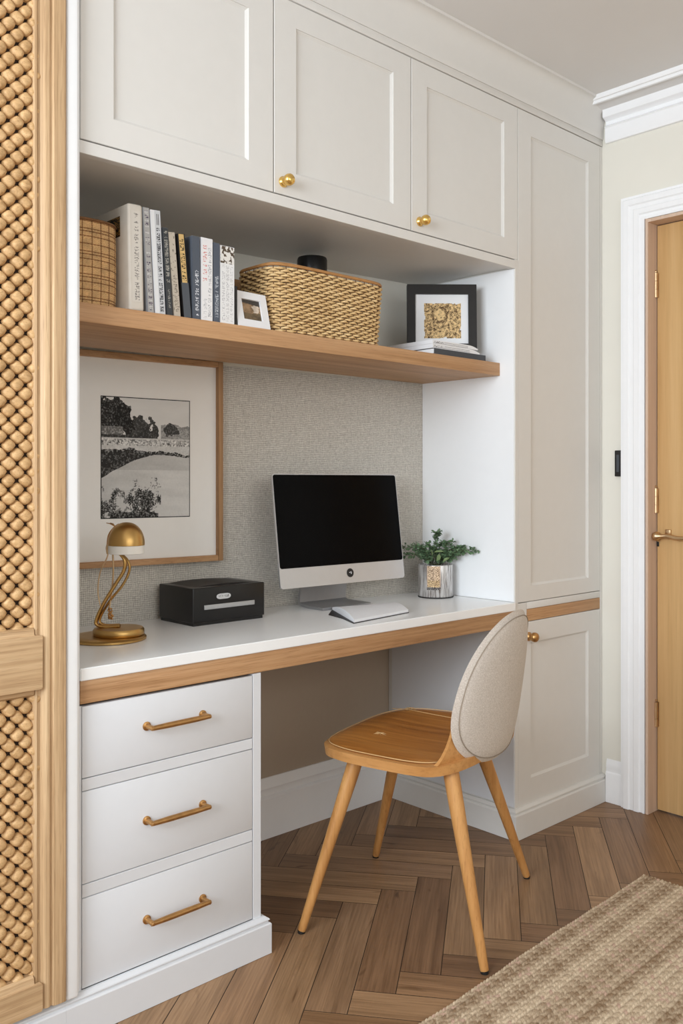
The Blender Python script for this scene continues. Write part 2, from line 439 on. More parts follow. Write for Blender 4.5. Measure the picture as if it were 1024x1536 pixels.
# door set
def architrave():
    prof = [(0, 0), (.018, 0), (.018, .008), (.024, .012), (.024, .030), (.019, .034), (.019, .046), (.022, .050), (.022, .066), (.016, .070), (.016, .078), (.020, .080), (.020, .088), (0, .088)]
    bm = bm_new()
    # uprights and head, mitred: q measured inwards from the outer edge
    O0, O1, ZT = -.082, DY1-.088+.0, 2.090
    n = len(prof)
    ring = []
    for (sy, sz) in ((0, 0), (0, 1), (1, 1), (1, 0)):
        pts = []
        for p, q in prof:
            y = (O0-q) if sy == 0 else (O1+q); z = (ZT-q) if sz else .001
            pts.append(bm.verts.new((XW-p, y, z)))
        ring.append(pts)
    for A, B in zip(ring, ring[1:]):
        for i in range(n): bm.faces.new((A[i], A[(i+1) % n], B[(i+1) % n], B[i]))
    bm.faces.new(ring[0]); bm.faces.new(ring[-1][::-1])
    struct(obj('trim_4', bm, M['trim'], None, 30))
architrave()
d = struct(thing('door_1', 'honey oak flush door standing in the white architrave', 'door', (2.90, -.18, 0)))
del d['label']; del d['category']
def dl(o): o.matrix_parent_inverse = d.matrix_basis.inverted() if False else Matrix.Translation((-2.90, .18, 0)); return o
bm = bm_new()
box(bm, (2.818, DY0-.001, 0.001), (2.955, DY0-.010+.0, 2.002)); box(bm, (2.818, DY1, 0.001), (2.955, DY1+.010, 2.002)); box(bm, (2.818, DY1+.01, 1.990), (2.955, DY0-.010, 2.001))
dl(obj('door_jamb', bm, M['jamb'], d))
dl(bobj('door_leaf', (2.876, DY1+.014, .006), (2.916, DY0-.013, 1.987), M['doorwood'], d, .0015))
for z in (1.785, 1.055, .33):
    bm = bm_new()
    for k in range(3):
        tube(bm, [(2.869, -.1835, z-.042+k*.028), (2.869, -.1835, z-.042+k*.028+.027)], .0068, 14)
    lathe(bm, [(0, 0), (.004, .001), (.0045, .004), (.002, .008), (0, .009)], (2.869, -.1835, z+.043), 12)
    box(bm, (2.8755, -.192, z-.042), (2.8770, -.186, z+.042))
    dl(obj('hinge', bm, M['hinge'], d, 40))
# lever handle near the hinge side, as in the photograph
bm = bm_new()
hz = .936
lathe(bm, [(0, 0), (.012, 0), (.011, .004), (0, .006)], (0, 0, 0), 20, Matrix.Translation((2.876, -.225, hz)) @ Matrix.Rotation(R(-90), 4, 'Y'))
box(bm, (2.868, -.236, hz+.004), (2.877, -.216, hz+.022), .002)
pts = [(2.862, -.187, hz+.003), (2.850, -.195, hz-.001), (2.848, -.213, hz), (2.852, -.235, hz+.001), (2.850, -.265, hz-.004), (2.848, -.30, hz-.003), (2.850, -.335, hz+.002)]
tube(bm, smooth_path(pts, 5), [.006+.010*math.exp(-((i-5)/3.0)**2)+.002*math.exp(-((i-18)/6)**2) for i in range(31)], 14)
tube(bm, [(2.876, -.225, hz), (2.851, -.225, hz)], .007, 14)
h = dl(obj('handle', bm, M['hinge'], d, 60))
dl(bobj('keyhole_plate', (2.874, -.192, .899), (2.8765, -.184, .915), M['blackm'], d, .001))

# ------------------------------------------------------------------ cabinetry
def panel_door(bm, x0, x1, z0, z1, px0, px1, pz0, pz1, y0=0, t=.020, rec=.007, ch=.007):
    """flat framed door with a recessed panel and chamfered inner edge, front at y0"""
    O = [(x0, z0), (x1, z0), (x1, z1), (x0, z1)]; I = [(px0, pz0), (px1, pz0), (px1, pz1), (px0, pz1)]
    J = [(px0+ch, pz0+ch), (px1-ch, pz0+ch), (px1-ch, pz1-ch), (px0+ch, pz1-ch)]
    e = .0012
    OF = [(x0+e, z0+e), (x1-e, z0+e), (x1-e, z1-e), (x0+e, z1-e)]
    vb = [bm.verts.new((x, y0+t, z)) for x, z in O]; vo = [bm.verts.new((x, y0+e, z)) for x, z in O]
    vf = [bm.verts.new((x, y0, z)) for x, z in OF]; vi = [bm.verts.new((x, y0, z)) for x, z in I]
    vk = [bm.verts.new((x, y0+.0025, z)) for x, z in I]
    vj = [bm.verts.new((x, y0+rec, z)) for x, z in J]
    for A, B in ((vb, vo), (vo, vf), (vf, vi), (vi, vk), (vk, vj)):
        for i in range(4):
            k = (i+1) % 4; bm.faces.new((A[i], A[k], B[k], B[i]))
    bm.faces.new(vj); bm.faces.new(vb[::-1])
def knob(parent, x, z, m='gold', r=.0135, name='knob'):
    bm = bm_new()
    prof = [(0, 0), (r*.98, 0), (r*.98, .003), (r*.78, .006), (r*.66, .011), (r*.78, .014), (r*1.0, .018), (r*1.06, .024), (r*.98, .030), (r*.66, .0345), (0, .036)]
    lathe(bm, prof, (0, 0, 0), 28, Matrix.Translation((x, 0.0, z)) @ Matrix.Rotation(R(90), 4, 'X'))
    return obj(name, bm, M[m], parent, 60)

# wall cupboards
wc = thing('wall_cupboard', 'long white wall cupboard above the open shelf with three panelled doors', 'cupboard', (0, 0, 0))
bm = bm_new()
box(bm, (.858, .021, 1.790), (2.324, YB-.002, 2.295))
box(bm, (.858, -.002, 1.786), (2.3245, .0205, 1.812), .0012)
obj('carcass', bm, M['cab'], wc)
for x0, x1, a, b in ((.861, 1.3595, .935, 1.286), (1.3625, 1.8455, 1.431, 1.776), (1.8485, 2.3395, 1.912, 2.270)):
    bm = bm_new(); panel_door(bm, x0, x1, 1.8155, 2.294, a, b, 1.874, 2.232)
    dd = obj('door', bm, M['cab'], wc)
    if x0 > 1.3: knob(dd, x0+.027 if x0 < 1.5 else x0+.033, 1.846)
bobj('shadow_gap', (.8602, .0195, 1.8122), (2.3245, .0209, 2.2948), M['gap'], wc)

# tall cupboard
tc = thing('tall_cupboard', 'tall white cupboard beside the oak door with two panelled doors and oak strip', 'cupboard', (0, 0, 0))
bm = bm_new()
box(bm, (2.325, .0215, .001), (2.345, YB-.002, 2.2955)); box(bm, (2.345, .0215, .09), (XW-.002, YB-.002, 2.2955))
box(bm, (2.325, -.0005, .001), (2.341, .0213, 1.8150), .0008); box(bm, (2.8225, 0, .09), (XW-.001, .0213, 2.2945), .0008)
box(bm, (2.3412, 0, .718), (2.3862, .0213, .7352))
box(bm, (2.3412, 0, .680), (2.3862, .0213, .718))
obj('carcass', bm, M['cab'], tc)
# bright side lining of the recess
bobj('side_panel', (2.3215, .0015, .742), (2.3248, YW(2.325)-.001, 1.7855), M['lining'], tc)
bobj('side_panel', (2.3215, .0015, .10), (2.3248, YB-.02, .664), M['cabw'], tc)
bm = bm_new(); panel_door(bm, 2.3418, 2.8208, .7375, 2.294, 2.410, 2.746, .787, 2.222); obj('door', bm, M['cab'], tc)
bobj('rail', (2.388, .0005, .7135), (2.8208, .02, .7355), M['cab'], tc, .0008)
bobj('oak_strip', (2.388, .001, .6745), (2.8208, .02, .7125), M['oakx'], tc, .0008)
bm = bm_new(); panel_door(bm, 2.3418, 2.8208, .0935, .6725, 2.410, 2.746, .172, .606)
ld = obj('door', bm, M['cab'], tc)
kb = knob(ld, 2.397, .626, 'brass', .0145)
bm = bm_new()
def plinth_prof(h): return [(0, .001), (-.018, .001), (-.018, h*.80), (-.016, h*.83), (-.012, h*.845), (-.012, h*.88), (-.015, h*.91), (-.014, h*.94), (-.006, h), (0, h)]
def plinth(x0, x1, h, side=None, y1=.5):
    """front run, plus a mitred return along side 'l' or 'r'"""
    bm = bm_new(); pr = plinth_prof(h); n = len(pr); rows = []
    if side == 'l': rows.append([(x0+q[0], y1, q[1]) for q in pr]); rows.append([(x0+q[0], q[0], q[1]) for q in pr])
    else: rows.append([(x0, q[0], q[1]) for q in pr])
    if side == 'r': rows.append([(x1-q[0], q[0], q[1]) for q in pr]); rows.append([(x1-q[0], y1, q[1]) for q in pr])
    else: rows.append([(x1, q[0], q[1]) for q in pr])
    V = [[bm.verts.new(p) for p in r] for r in rows]
    for A, B in zip(V, V[1:]):
        for i in range(n): bm.faces.new((A[i], A[(i+1) % n], B[(i+1) % n], B[i]))
    bm.faces.new(V[0][::-1]); bm.faces.new(V[-1]); return bm
obj('plinth', plinth(2.324, XW-.001, .095, 'l', YB-.02), M['cab'], tc, 30)

# drawer unit
du = thing('drawer_unit', 'white three-drawer pedestal under the left end of the desk', 'drawers', (0, 0, 0))
bm = bm_new()
box(bm, (.8585, .0215, .06), (1.2985, YB-.002, .666)); box(bm, (1.2985, .0, .06), (1.322, YB-.002, .666), .0008)
box(bm, (.8585, .0, .06), (.8625, .0213, .664))
for z0, z1 in ((.4905, .5145), (.2735, .2995)): box(bm, (.8645, .0, z0), (1.2965, .0213, z1), .0008)
obj('carcass', bm, M['cabw'], du)
bobj('shadow_gap', (.8626, .0195, .087), (1.2984, .0212, .666), M['gap'], du)
obj('plinth', plinth(.8213, 1.3222, .088, 'r', YB-.02), M['cabw'], du, 30)
for i, (z0, z1, zh) in enumerate(((.5165, .662, .596), (.3015, .4885, .394), (.0895, .2715, .182))):
    dr = bobj('drawer', (.8645, 0, z0), (1.2965, .019, z1), M['cabw'], du, .001)
    bm = bm_new()
    y = -.026
    for x in (1.013, 1.156):
        lathe(bm, [(0, 0), (.0095, 0), (.0095, .0025), (.006, .004), (.0048, .012), (.0055, .026), (.0035, .031), (0, .032)], (0, 0, 0), 20, Matrix.Translation((x, 0, zh)) @ Matrix.Rotation(R(90), 4, 'X'))
    tube(bm, [(1.009, y, zh), (1.016, y, zh), (1.05, y, zh), (1.12, y, zh), (1.153, y, zh), (1.160, y, zh)], [.0045, .0052, .0062, .0062, .0052, .0045], 14)
    obj('handle', bm, M['brass'], dr, 50)

# worktop
wt = thing('desk_worktop', 'white built-in desk worktop with oak front edge spanning the recess', 'desk', (0, 0, 0))
bm = bm_new()
prism(bm, [(.858, -.006), (2.321, -.006), (2.321, YW(2.321)-.001), (.858, YW(.858)-.001)], lambda p, q, s: (p, q, s), .7155, .741)
bmesh.ops.bevel(bm, geom=[e for e in bm.edges], offset=.0015, segments=2, affect='EDGES')
obj('worktop', bm, M['slab'], wt, 30)
bobj('oak_edge', (.8595, -.002, .668), (2.321, .025, .715), M['oakx'], wt, .001)
bobj('underframe', (1.3225, .0255, .690), (2.321, .37, .715), M['cab'], wt)

# end panel between drawers and rattan cupboard
bm = bm_new(); box(bm, (.8330, -.003, .0885), (.8575, YB-.002, 2.2955), .001); box(bm, (.8215, -.020, .0885), (.8480, -.0035, 2.2955), .005, 3)
ep = tag(obj('end_panel', bm, M['lining'], None, 40), 'narrow white full-height end panel between rattan door and desk recess', 'panel')

# rattan-front cupboard
rc = thing('rattan_cupboard', 'oak framed cupboard door with chunky woven rattan panels at far left', 'cupboard', (0, 0, 0))
bobj('carcass', (.345, .004, .087), (.8315, YB-.002, 2.2955), M['cabw'], rc)
obj('plinth', plinth(.332, .8210, .088), M['cabw'], rc, 30)
def stile(bm, x_in, x_out, z0, z1, Y=-.024):
    s = 1 if x_out > x_in else -1; W = abs(x_out-x_in)
    pr = [(0, .006), (0, -.010), (.003, -.015), (.007, -.016), (.009, -.0135), (.014, -.0135), (.020, -.021), (.024, -.0225), (.030, -.0225), (.032, -.0195), (.035, -.0195), (.038, -.0245), (.045, -.0255), (W-.003, -.0255), (W, -.0225), (W, .003), (0, .003)]
    pr = pr[1:]
    prism(bm, pr, lambda p, q, t: (x_in+s*p, q, t), z0, z1)
bm = bm_new(); stile(bm, .7550, .8190, .0945, 2.293); obj('stile', bm, M['oakz'], rc, 35)
bm = bm_new(); stile(bm, .415, .3455, .0945, 2.293); obj('stile', bm, M['oakz'], rc, 35)
def rail(z0, z1, lip0=True, lip1=True):
    bm = bm_new(); pr = []
    pr += [(z0, .003), (z0, -.013 if lip0 else -.024)]
    if lip0: pr += [(z0+.004, -.018), (z0+.012, -.019), (z0+.016, -.0225)]
    if lip1: pr += [(z1-.016, -.0225), (z1-.012, -.019), (z1-.004, -.018), (z1, -.013), (z1, .003)]
    else: pr += [(z1, -.024), (z1, .003)]
    prism(bm, pr, lambda p, q, t: (t, q, p), .4155, .7548)
    a_, b_ = (z0+.014 if lip0 else z0), (z1-.015 if lip1 else z1)
    prism(bm, [(.400, a_), (.396, a_+.004), (.396, b_-.004), (.400, b_), (.766, b_), (.769, b_-.003), (.769, a_+.003), (.766, a_)], lambda p, q, t: (p, t, q), -.0262, -.018); obj('rail', bm, M['oakrx'], rc, 35)
rail(.704, .837); rail(.0945, .164, False, True); rail(2.22, 2.293, True, False)
def weave_panel(z0, z1):
    bm = bm_new(); P_ = .0168; x0, x1 = .402, .765
    n = 8; rnd = random.Random(int(z0*100))
    protos = []
    nx = int((x1-x0)/P_)+1; nz = int((z1-z0)/P_)+2
    verts = []; faces = []
    for i in range(nx+1):
        for j in range(nz+1):
            if (i+j) % 2: continue
            cx = x1-.004-i*P_; cz = z0+j*P_
            if cz < z0-.004 or cz > z1+.004: continue
            flip = ((i-j)//2) % 2                   # strand direction over / under
            h0 = .0125*rnd.uniform(.9, 1.08); sz = .01235*rnd.uniform(.97, 1.02); rot = (math.pi/4 if flip else -math.pi/4)+rnd.uniform(-.06, .06); sgn = 1 if flip else -1
            tl = rnd.uniform(-.0015, .0015)
            b0 = len(verts)
            for a in range(n+1):
                for c in range(n+1):
                    u = -1+2*a/n; v = -1+2*c/n
                    # squircle mapping
                    uu = u*math.sqrt(1-v*v*.40)*1.04; vv = v*math.sqrt(1-u*u*.40)*.98
                    hu = max(0, 1-abs(u)**4.5); hv = max(0, 1-abs(v)**2.4)
                    hh = h0*(hu**.40)*(hv**.42)*(1-.10*u*sgn) + tl*u
                    X = (uu*math.cos(rot)-vv*math.sin(rot))*sz*1.0; Z = (uu*math.sin(rot)+vv*math.cos(rot))*sz*1.0
                    if abs(cz+Z-(z0+z1)/2) > (z1-z0)/2+.004: Z = math.copysign((z1-z0)/2+.004, cz+Z-(z0+z1)/2)+(z0+z1)/2-cz
                    verts.append((cx+X, -.001-hh, cz+Z))
            for a in range(n):
                for c in range(n):
                    q = b0+a*(n+1)+c; faces.append((q, q+1, q+n+2, q+n+1))
    me = bpy.data.meshes.new('woven_panel'); me.from_pydata(verts, [], faces)
    me.polygons.foreach_set('use_smooth', [True]*len(me.polygons)); me.materials.append(M['rattan'])
    o = bpy.data.objects.new('woven_panel', me); scn.collection.objects.link(o); o.parent = rc
weave_panel(.8355, 2.222); weave_panel(.162, .706)
bobj('backing_board', (.405, .0005, .14), (.765, .0035, 2.23), M['dark'], rc)

# floating shelf
tag(bobj('floating_shelf', (.8585, .055, 1.455), (2.3212, YW(2.321)-.002, 1.4955), M['oakx'], None, .0012), 'thick oak shelf running the width of the recess above the desk', 'shelf')

# ------------------------------------------------------------------ picture on the recess wall
nW = Vector((.0886, 1, 0)).normalized(); uW = Vector((1, -.0886, 0)).normalized()
def on_wall(x, off): return Vector((x, YW(x), 0))-nW*off
art = thing('framed_picture', 'large oak framed black and white river landscape on the recess wall', 'picture')
ax0, ax1, az0, az1 = 1.030, 1.522, .893, 1.462
def wall_box(bm, x0, x1, z0, z1, o0, o1, bev=0):
    A = on_wall(x0, o0); B = on_wall(x1, o0); C_ = on_wall(x1, o1); D = on_wall(x0, o1)
    vs = [bm.verts.new((p.x, p.y, z)) for z in (z0, z1) for p in (A, B, C_, D)]
    for f in ((0, 1, 2, 3), (7, 6, 5, 4), (0, 4, 5, 1), (1, 5, 6, 2), (2, 6, 7, 3), (3, 7, 4, 0)): bm.faces.new([vs[i] for i in f])
    if bev: bmesh.ops.bevel(bm, geom=list({e for v in vs for e in v.link_edges}), offset=bev, segments=2, affect='EDGES')
fw = .016
for k, (a, b, c, d_, mm) in enumerate(((ax0, ax0+fw, az0, az1, 'oakz2'), (ax1-fw, ax1, az0, az1, 'oakz2'), (ax0+fw, ax1-fw, az1-fw, az1, 'oakx'), (ax0+fw, ax1-fw, az0, az0+fw, 'oakx'))):
    if mm == 'oakz2' and 'oakz2' not in M: M['oakz2'] = wood('oak_picture_frame', S(132, 96, 62), S(166, 126, 86), S(188, 150, 110), 'z', .5)
    bm = bm_new(); wall_box(bm, a, b, c, d_, .001, .027, .001); obj('frame_side', bm, M[mm], art)
bm = bm_new(); wall_box(bm, ax0+fw-.001, ax1-fw+.001, az0+fw-.001, az1-fw+.001, .001, .012); obj('mount_board', bm, M['mat'], art)
def landscape(u, v):
    g = lambda t: (t, t*.985, t*.955)
    e = .006
    if u < e*1.2 or u > 1-e*1.2 or v < e or v > 1-e: return g(.03)
    n1 = fbm(u*9, v*9, 4, 1); n2 = fbm(u*62, v*76, 3, 2); n3 = fbm(u*3, v*14, 3, 3)
    val = .50+.10*v+.05*n3                         # sky
    hz_ = .665
    def blob(cu, cv, ru, rv, k=.25):
        return ((u-cu)/ru)**2+((v-cv)/rv)**2 < 1+k*8*fbm(u*14, v*14, 3, 5)
    def foliage(base=.03, amp=.25, off=.02): return max(.012, base+amp*max(0, n2+off))
    if v > hz_:
        if v < .775+.05*n1 and u > .66: val = .22+.3*(n2+.2)
        if blob(.77, .735, .10, .055): val = foliage(.05, .3)
        if blob(.42, .74, .17, .105): val = foliage(.05, .22)
        if blob(.12, .86, .21, .135, .2): val = foliage(.025, .35)
        if blob(.24, .79, .13, .10): val = foliage(.02, .2)
        if blob(.52, .70, .12, .065): val = foliage(.04, .2)
        if v < .755 and u < .24: val = .12+.5*max(0, n2+.08)
        if v < .69 and u < .62: val = foliage(.04, .25)
    else:
        val = .50+.12*n3+.14*n2
        if .60 < v < .655: val = .42+.9*n2+.2*n1
        top = .575-.03*u+.05*n1; bot = .525-.20*(max(0, .62-u)/.62)**1.6 + .02*n1 - .03*(u > .62)*(u-.62)
        if bot < v < top: val = foliage(.03, .35, .0) + (.15 if v > top-.02 and n2 > .05 else 0)
        elif v <= bot:
            val = .36+.10*u+.10*n3+.05*n2+.08*(v < .4)
            # foreground bushes
            if ((u-.08)/.17)**2+((v-.06)/.14)**2 < 1+4*n1+2*n2: val = foliage(.02, .7, .06)
            if ((u-.50)/.15)**2+((v-.12)/.14)**2 < 1+4*n1+3*n2 and u < .66: val = foliage(.02, .6, .04)
            if v < .055+.05*n1 and .1 < u < .63: val = foliage(.02, .5, .05)
    return g(min(.85, max(.012, val*1.28)))
ix0, ix1, iz0, iz1 = 1.160, 1.4225, 1.0205, 1.3465
A = on_wall(ix0, .0128); B = on_wall(ix1, .0128)
grid_print('photograph', (A.x, A.y, iz0), (B.x-A.x, B.y-A.y, 0), (0, 0, iz1-iz0), 230, 286, landscape, M['printg'], art)

# ------------------------------------------------------------------ desk lamp
lamp = thing('desk_lamp', 'small antique brass desk lamp with dome shade and twisted arm', 'lamp', (1.067, .267, .741))
bm = bm_new(); lathe(bm, [(0, 0), (.088, 0), (.0905, .002), (.0905, .006), (.087, .009), (.06, .0105), (0, .0105)], n=64); obj('base', bm, M['lampbrass'], lamp, 40)
bm = bm_new(); lathe(bm, [(0, .0106), (.0585, .0106), (.0605, .013), (.0605, .023), (.057, .0275), (.03, .029), (0, .029)], (.022, -.012, 0), n=64); obj('base_step', bm, M['lampbrass'], lamp, 40)
ux, uy = .731, -.682      # unit vector seen as "right" along the desk from the room
def L3(a, z, b=0): a += min(1, max(0, (z-.03)/.02))*.010; return (a*ux+b*.68, a*uy+b*.73, z)
bm = bm_new()
tube(bm, smooth_path([L3(.028, .032), L3(-.005, .030), L3(-.030, .036), L3(-.036, .052), L3(-.018, .090), L3(.010, .135), L3(.028, .165), L3(.030, .190), L3(.016, .208), L3(.004, .216)]), .0042, 10, flat=1.7)
tube(bm, smooth_path([L3(.024, .034, .006), L3(-.012, .034, .006), L3(-.030, .048, .006), L3(-.008, .090, .006), L3(.024, .130, .006), L3(.040, .165, .006), L3(.036, .188, .006), L3(.018, .206, .006)]), .003, 10, flat=1.9)
obj('arm', bm, M['lampbrass'], lamp, 60)
bm = bm_new()
tube(bm, smooth_path([L3(-.005, .222, -.004), L3(-.012, .195, -.004), L3(-.028, .16, -.004), L3(-.033, .115, -.004), L3(-.026, .075, -.004)]), .0016, 8)
tube(bm, smooth_path([L3(0, .222, .003), L3(.002, .16, .003), L3(-.004, .10, .003), L3(-.008, .072, .003)]), .0022, 8)
tube(bm, smooth_path([L3(-.010, .228, 0), L3(-.012, .218, 0), L3(-.010, .205, 0)]), .0036, 8)
obj('cable', bm, M['hinge'], lamp, 60)
bm = bm_new()
for k in range(26):
    a = random.uniform(0, 6.28); r_ = random.uniform(.002, .006); z = .048+.026*random.random()
    bmesh.ops.create_icosphere(bm, subdivisions=1, radius=.0028, matrix=Matrix.Translation(L3(-.004+r_*math.cos(a), z, r_*math.sin(a))))
obj('cord_knot', bm, M['brass'], lamp, 60)
sc_ = L3(.034, .06)
bm = bm_new()
prof = [(.0435, .226)] + [(.0435*math.cos(a*math.pi/2/10)**.9, .229+.052*math.sin(a*math.pi/2/10)) for a in range(0, 10)] + [(0, .281)]
lathe(bm, prof, (sc_[0], sc_[1], 0), 48); 
obj('shade', bm, M['lampbrass'], lamp, 70)
bm = bm_new()
lathe(bm, [(0, .208), (.030, .206), (.0405, .2055), (.0425, .2065), (.0425, .2256), (0, .2258)], (sc_[0], sc_[1], 0), 48)
obj('shade_rim', bm, M['lampglass'], lamp, 50, label='white glass band under the dome')
bm = bm_new()
for k, (a, r0) in enumerate(((2.6, .026), (2.2, .022), (.6, .018))):
    p = Vector(L3(.008, .270)); dx = Vector(L3(math.cos(a)*r0, 0)); q = p+dx+Vector((0, 0, .010 if k < 2 else .005))
    s_ = Vector(L3(0, 0, 1)).normalized()*.006; md = (p+q)/2+Vector((0, 0, .003))
    V = [bm.verts.new(x) for x in (p, md+s_, q, md-s_)]; V2 = [bm.verts.new(x-Vector((0, 0, .0015))) for x in (p, md+s_, q, md-s_)]
    bm.faces.new(V); bm.faces.new(V2[::-1])
    for i in range(4): bm.faces.new((V[i], V2[i], V2[(i+1) % 4], V[(i+1) % 4]))
tube(bm, smooth_path([L3(.016, .2765), L3(.004, .268), L3(-.0085, .250), L3(-.012, .226)]), .0018, 8)
obj('ornament', bm, M['brass'], lamp, 60, label='leaf shaped finial on the shade')

# ------------------------------------------------------------------ black box printer
pr_ = thing('label_printer', 'black box shaped printer with silver slot strip on the desk', 'printer', (1.318, .282, .741))
W_, D_, H_ = .236, .165, .0995
bm = bm_new()
top = lambda x: H_+.004*math.sin(math.pi*x/W_)
vs = []
box(bm, (0, 0, .008), (W_, D_, H_), .003, 3)
box(bm, (.004, .004, 0), (W_-.004, D_-.004, .0085))
obj('casing', bm, M['black'], pr_, 40)
bm = bm_new()
prism(bm, [(x, H_-.001+.0055*math.sin(math.pi*(x-.01)/(W_-.02))) for x in [(.01+(W_-.02)*i/12) for i in range(13)]]+[(W_-.01, H_-.002), (.01, H_-.002)], lambda p, q, s: (p, s, q), .02, D_-.008)
obj('lid', bm, M['blackm'], pr_, 40)
bm = bm_new(); box(bm, (.035, -.002, .041), (.200, .001, .053), .0008); obj('slot_strip', bm, M['strip'], pr_, 30)
def badge(u, v):
    n = fbm(u*26, v*7, 2, 9)
    if .30 < v < .72 and .15 < u < .88 and n > .06: return (.03, .03, .03)
    return (.62, .62, .62)
grid_print('badge', (.074, -.0012, .0655), (.046, 0, 0), (0, 0, .0145), 46, 16, badge, M['print'], pr_, mask=lambda u, v: ((abs(u-.5)*2)**4+(abs(v-.5)*2)**2.4) < 1, label='small white oval badge')

# ------------------------------------------------------------------ monitor
mon = thing('desktop_computer', 'large silver all-in-one computer with black screen on the desk', 'computer', (1.855, .27, .741), -.035)
be = .132
T = Matrix.Translation((0, 0, .074)) @ Matrix.Rotation(-be, 4, 'X')
MW, MH = .492, .330
def rrect(w, h, r, n=6):
    out = []
    for cx, cz, a0 in ((w/2-r, r, -90), (w/2-r, h-r, 0), (-w/2+r, h-r, 90), (-w/2+r, r, 180)):
        for k in range(n+1):
            a = R(a0+90*k/n); out.append((cx+r*math.cos(a), cz+r*math.sin(a)))
    return out
def plate(bm, prof, y0, y1, mat=None, back=None):
    A = [bm.verts.new((x, y0, z)) for x, z in prof]; B = [bm.verts.new((x, y1, z)) for x, z in (back or prof)]
    n = len(prof)
    for i in range(n): bm.faces.new((A[i], A[(i+1) % n], B[(i+1) % n], B[i]))
    bm.faces.new(A); bm.faces.new(B[::-1])
    if mat is not None: bmesh.ops.transform(bm, matrix=mat, verts=A+B)
bm = bm_new(); pf = rrect(MW, MH, .010)
plate(bm, pf, 0, .006, T)
bk = [(x*.8, MH/2+(z-MH/2)*.8) for x, z in pf]; plate(bm, pf, .006, .030, T, bk)
obj('housing', bm, M['alu'], mon, 40)
bm = bm_new(); sp = [(x, z) for x, z in rrect(MW-.006, MH-.060, .007)]
sp = [(x, z+.057 if z > .03 else z+.057) for x, z in sp]
plate(bm, sp, -.0012, .001, T); obj('screen', bm, M['screen'], mon, 40)
bm = bm_new(); lathe(bm, [(0, 0), (.0132, 0), (.0132, .001), (0, .0012)], (0, 0, 0), 32, T @ Matrix.Translation((.018, -.0003, .030)) @ Matrix.Rotation(R(90), 4, 'X'))
lg = obj('logo_disc', bm, M['blackm'], mon, 40, label='round black emblem with a small white mark')
bm = bm_new()
for cx, cz, w_, h_, a in ((-.003, .001, .004, .0018, .6), (.003, -.001, .0022, .006, .25), (.001, .0025, .005, .0016, -.3)):
    box(bm, (-w_/2, -.0022, -h_/2), (w_/2, -.0012, h_/2), .0003, 1, T @ Matrix.Translation((.018+cx, -.0003, .030+cz)) @ Matrix.Rotation(a, 4, 'Y'))
obj('logo_mark', bm, M['white'], lg, 40)
bm = bm_new()
# stand: foot plate and leaning neck in one bent sheet
sw = .098
path = [(-.005, .0045), (-.004, .0045), (.06, .0045), (.098, .0055), (.112, .0115), (.112, .030), (.106, .062), (.094, .110), (.083, .155)]
ring = []
for i, (y, z) in enumerate(path):
    y0, z0 = path[max(i-1, 0)]; y1, z1 = path[min(i+1, len(path)-1)]
    dy, dz = y1-y0, z1-z0; l = math.hypot(dy, dz) or 1; ny, nz = -dz/l*.004, dy/l*.004
    hw = sw if y < .07 and z < .01 else sw*.94
    hw = {0: sw*.93, 1: sw*.97}.get(i, hw)
    ring.append([bm.verts.new(p) for p in ((-hw, y+ny, z+nz), (hw, y+ny, z+nz), (hw, y-ny, z-nz), (-hw, y-ny, z-nz))])
for A_, B_ in zip(ring, ring[1:]):
    for i in range(4): bm.faces.new((A_[i], A_[(i+1) % 4], B_[(i+1) % 4], B_[i]))
bm.faces.new(ring[0]); bm.faces.new(ring[-1][::-1])
st = obj('stand', bm, M['alud'], mon, 40)

# ------------------------------------------------------------------ notebook in front of the computer
nb = thing('notebook', 'white paper notebook lying in front of the computer on a thin dark cover', 'notebook', (0, 0, .741))
cs = [(1.667, .040), (1.915, .074), (1.995, .218), (1.790, .262)]
def bilin(u, v):
    a, b, c, d0 = [Vector(p) for p in cs]
    return a*(1-u)*(1-v)+b*u*(1-v)+c*u*v+d0*(1-u)*v
bm = bm_new(); N1, N2 = 24, 14; gt = []; gb = []
for j in range(N2+1):
    rt = []; rb = []
    for i in range(N1+1):
        u, v = i/N1, j/N2; p = bilin(u, v); 
        z = .005+.015*math.sin(math.pi*min(1, .06+v*.92))**.8*(1-.35*u)
        rt.append(bm.verts.new((p.x, p.y, z+.0015))); rb.append(bm.verts.new((p.x, p.y, .0022)))
    gt.append(rt); gb.append(rb)
for j in range(N2):
    for i in range(N1):
        bm.faces.new((gt[j][i], gt[j][i+1], gt[j+1][i+1], gt[j+1][i])); bm.faces.new((gb[j][i], gb[j+1][i], gb[j+1][i+1], gb[j][i+1]))
for i in range(N1):
    bm.faces.new((gt[0][i], gb[0][i], gb[0][i+1], gt[0][i+1])); bm.faces.new((gt[N2][i], gt[N2][i+1], gb[N2][i+1], gb[N2][i]))
for j in range(N2):
    bm.faces.new((gt[j][0], gt[j+1][0], gb[j+1][0], gb[j][0])); bm.faces.new((gt[j][N1], gb[j][N1], gb[j+1][N1], gt[j+1][N1]))
obj('pages', bm, M['white'], nb, 40)
bm = bm_new()
pc = [bilin(-.015, -.012), bilin(1.01, -.012), bilin(1.01, 1.0), bilin(.0, 1.0), bilin(-.16, .70), bilin(-.05, .35)]
prism(bm, [(p.x, p.y) for p in pc], lambda p, q, s: (p, q, s), 0, .0021); obj('cover', bm, M['blackm'], nb, label='dark back cover peeking out')

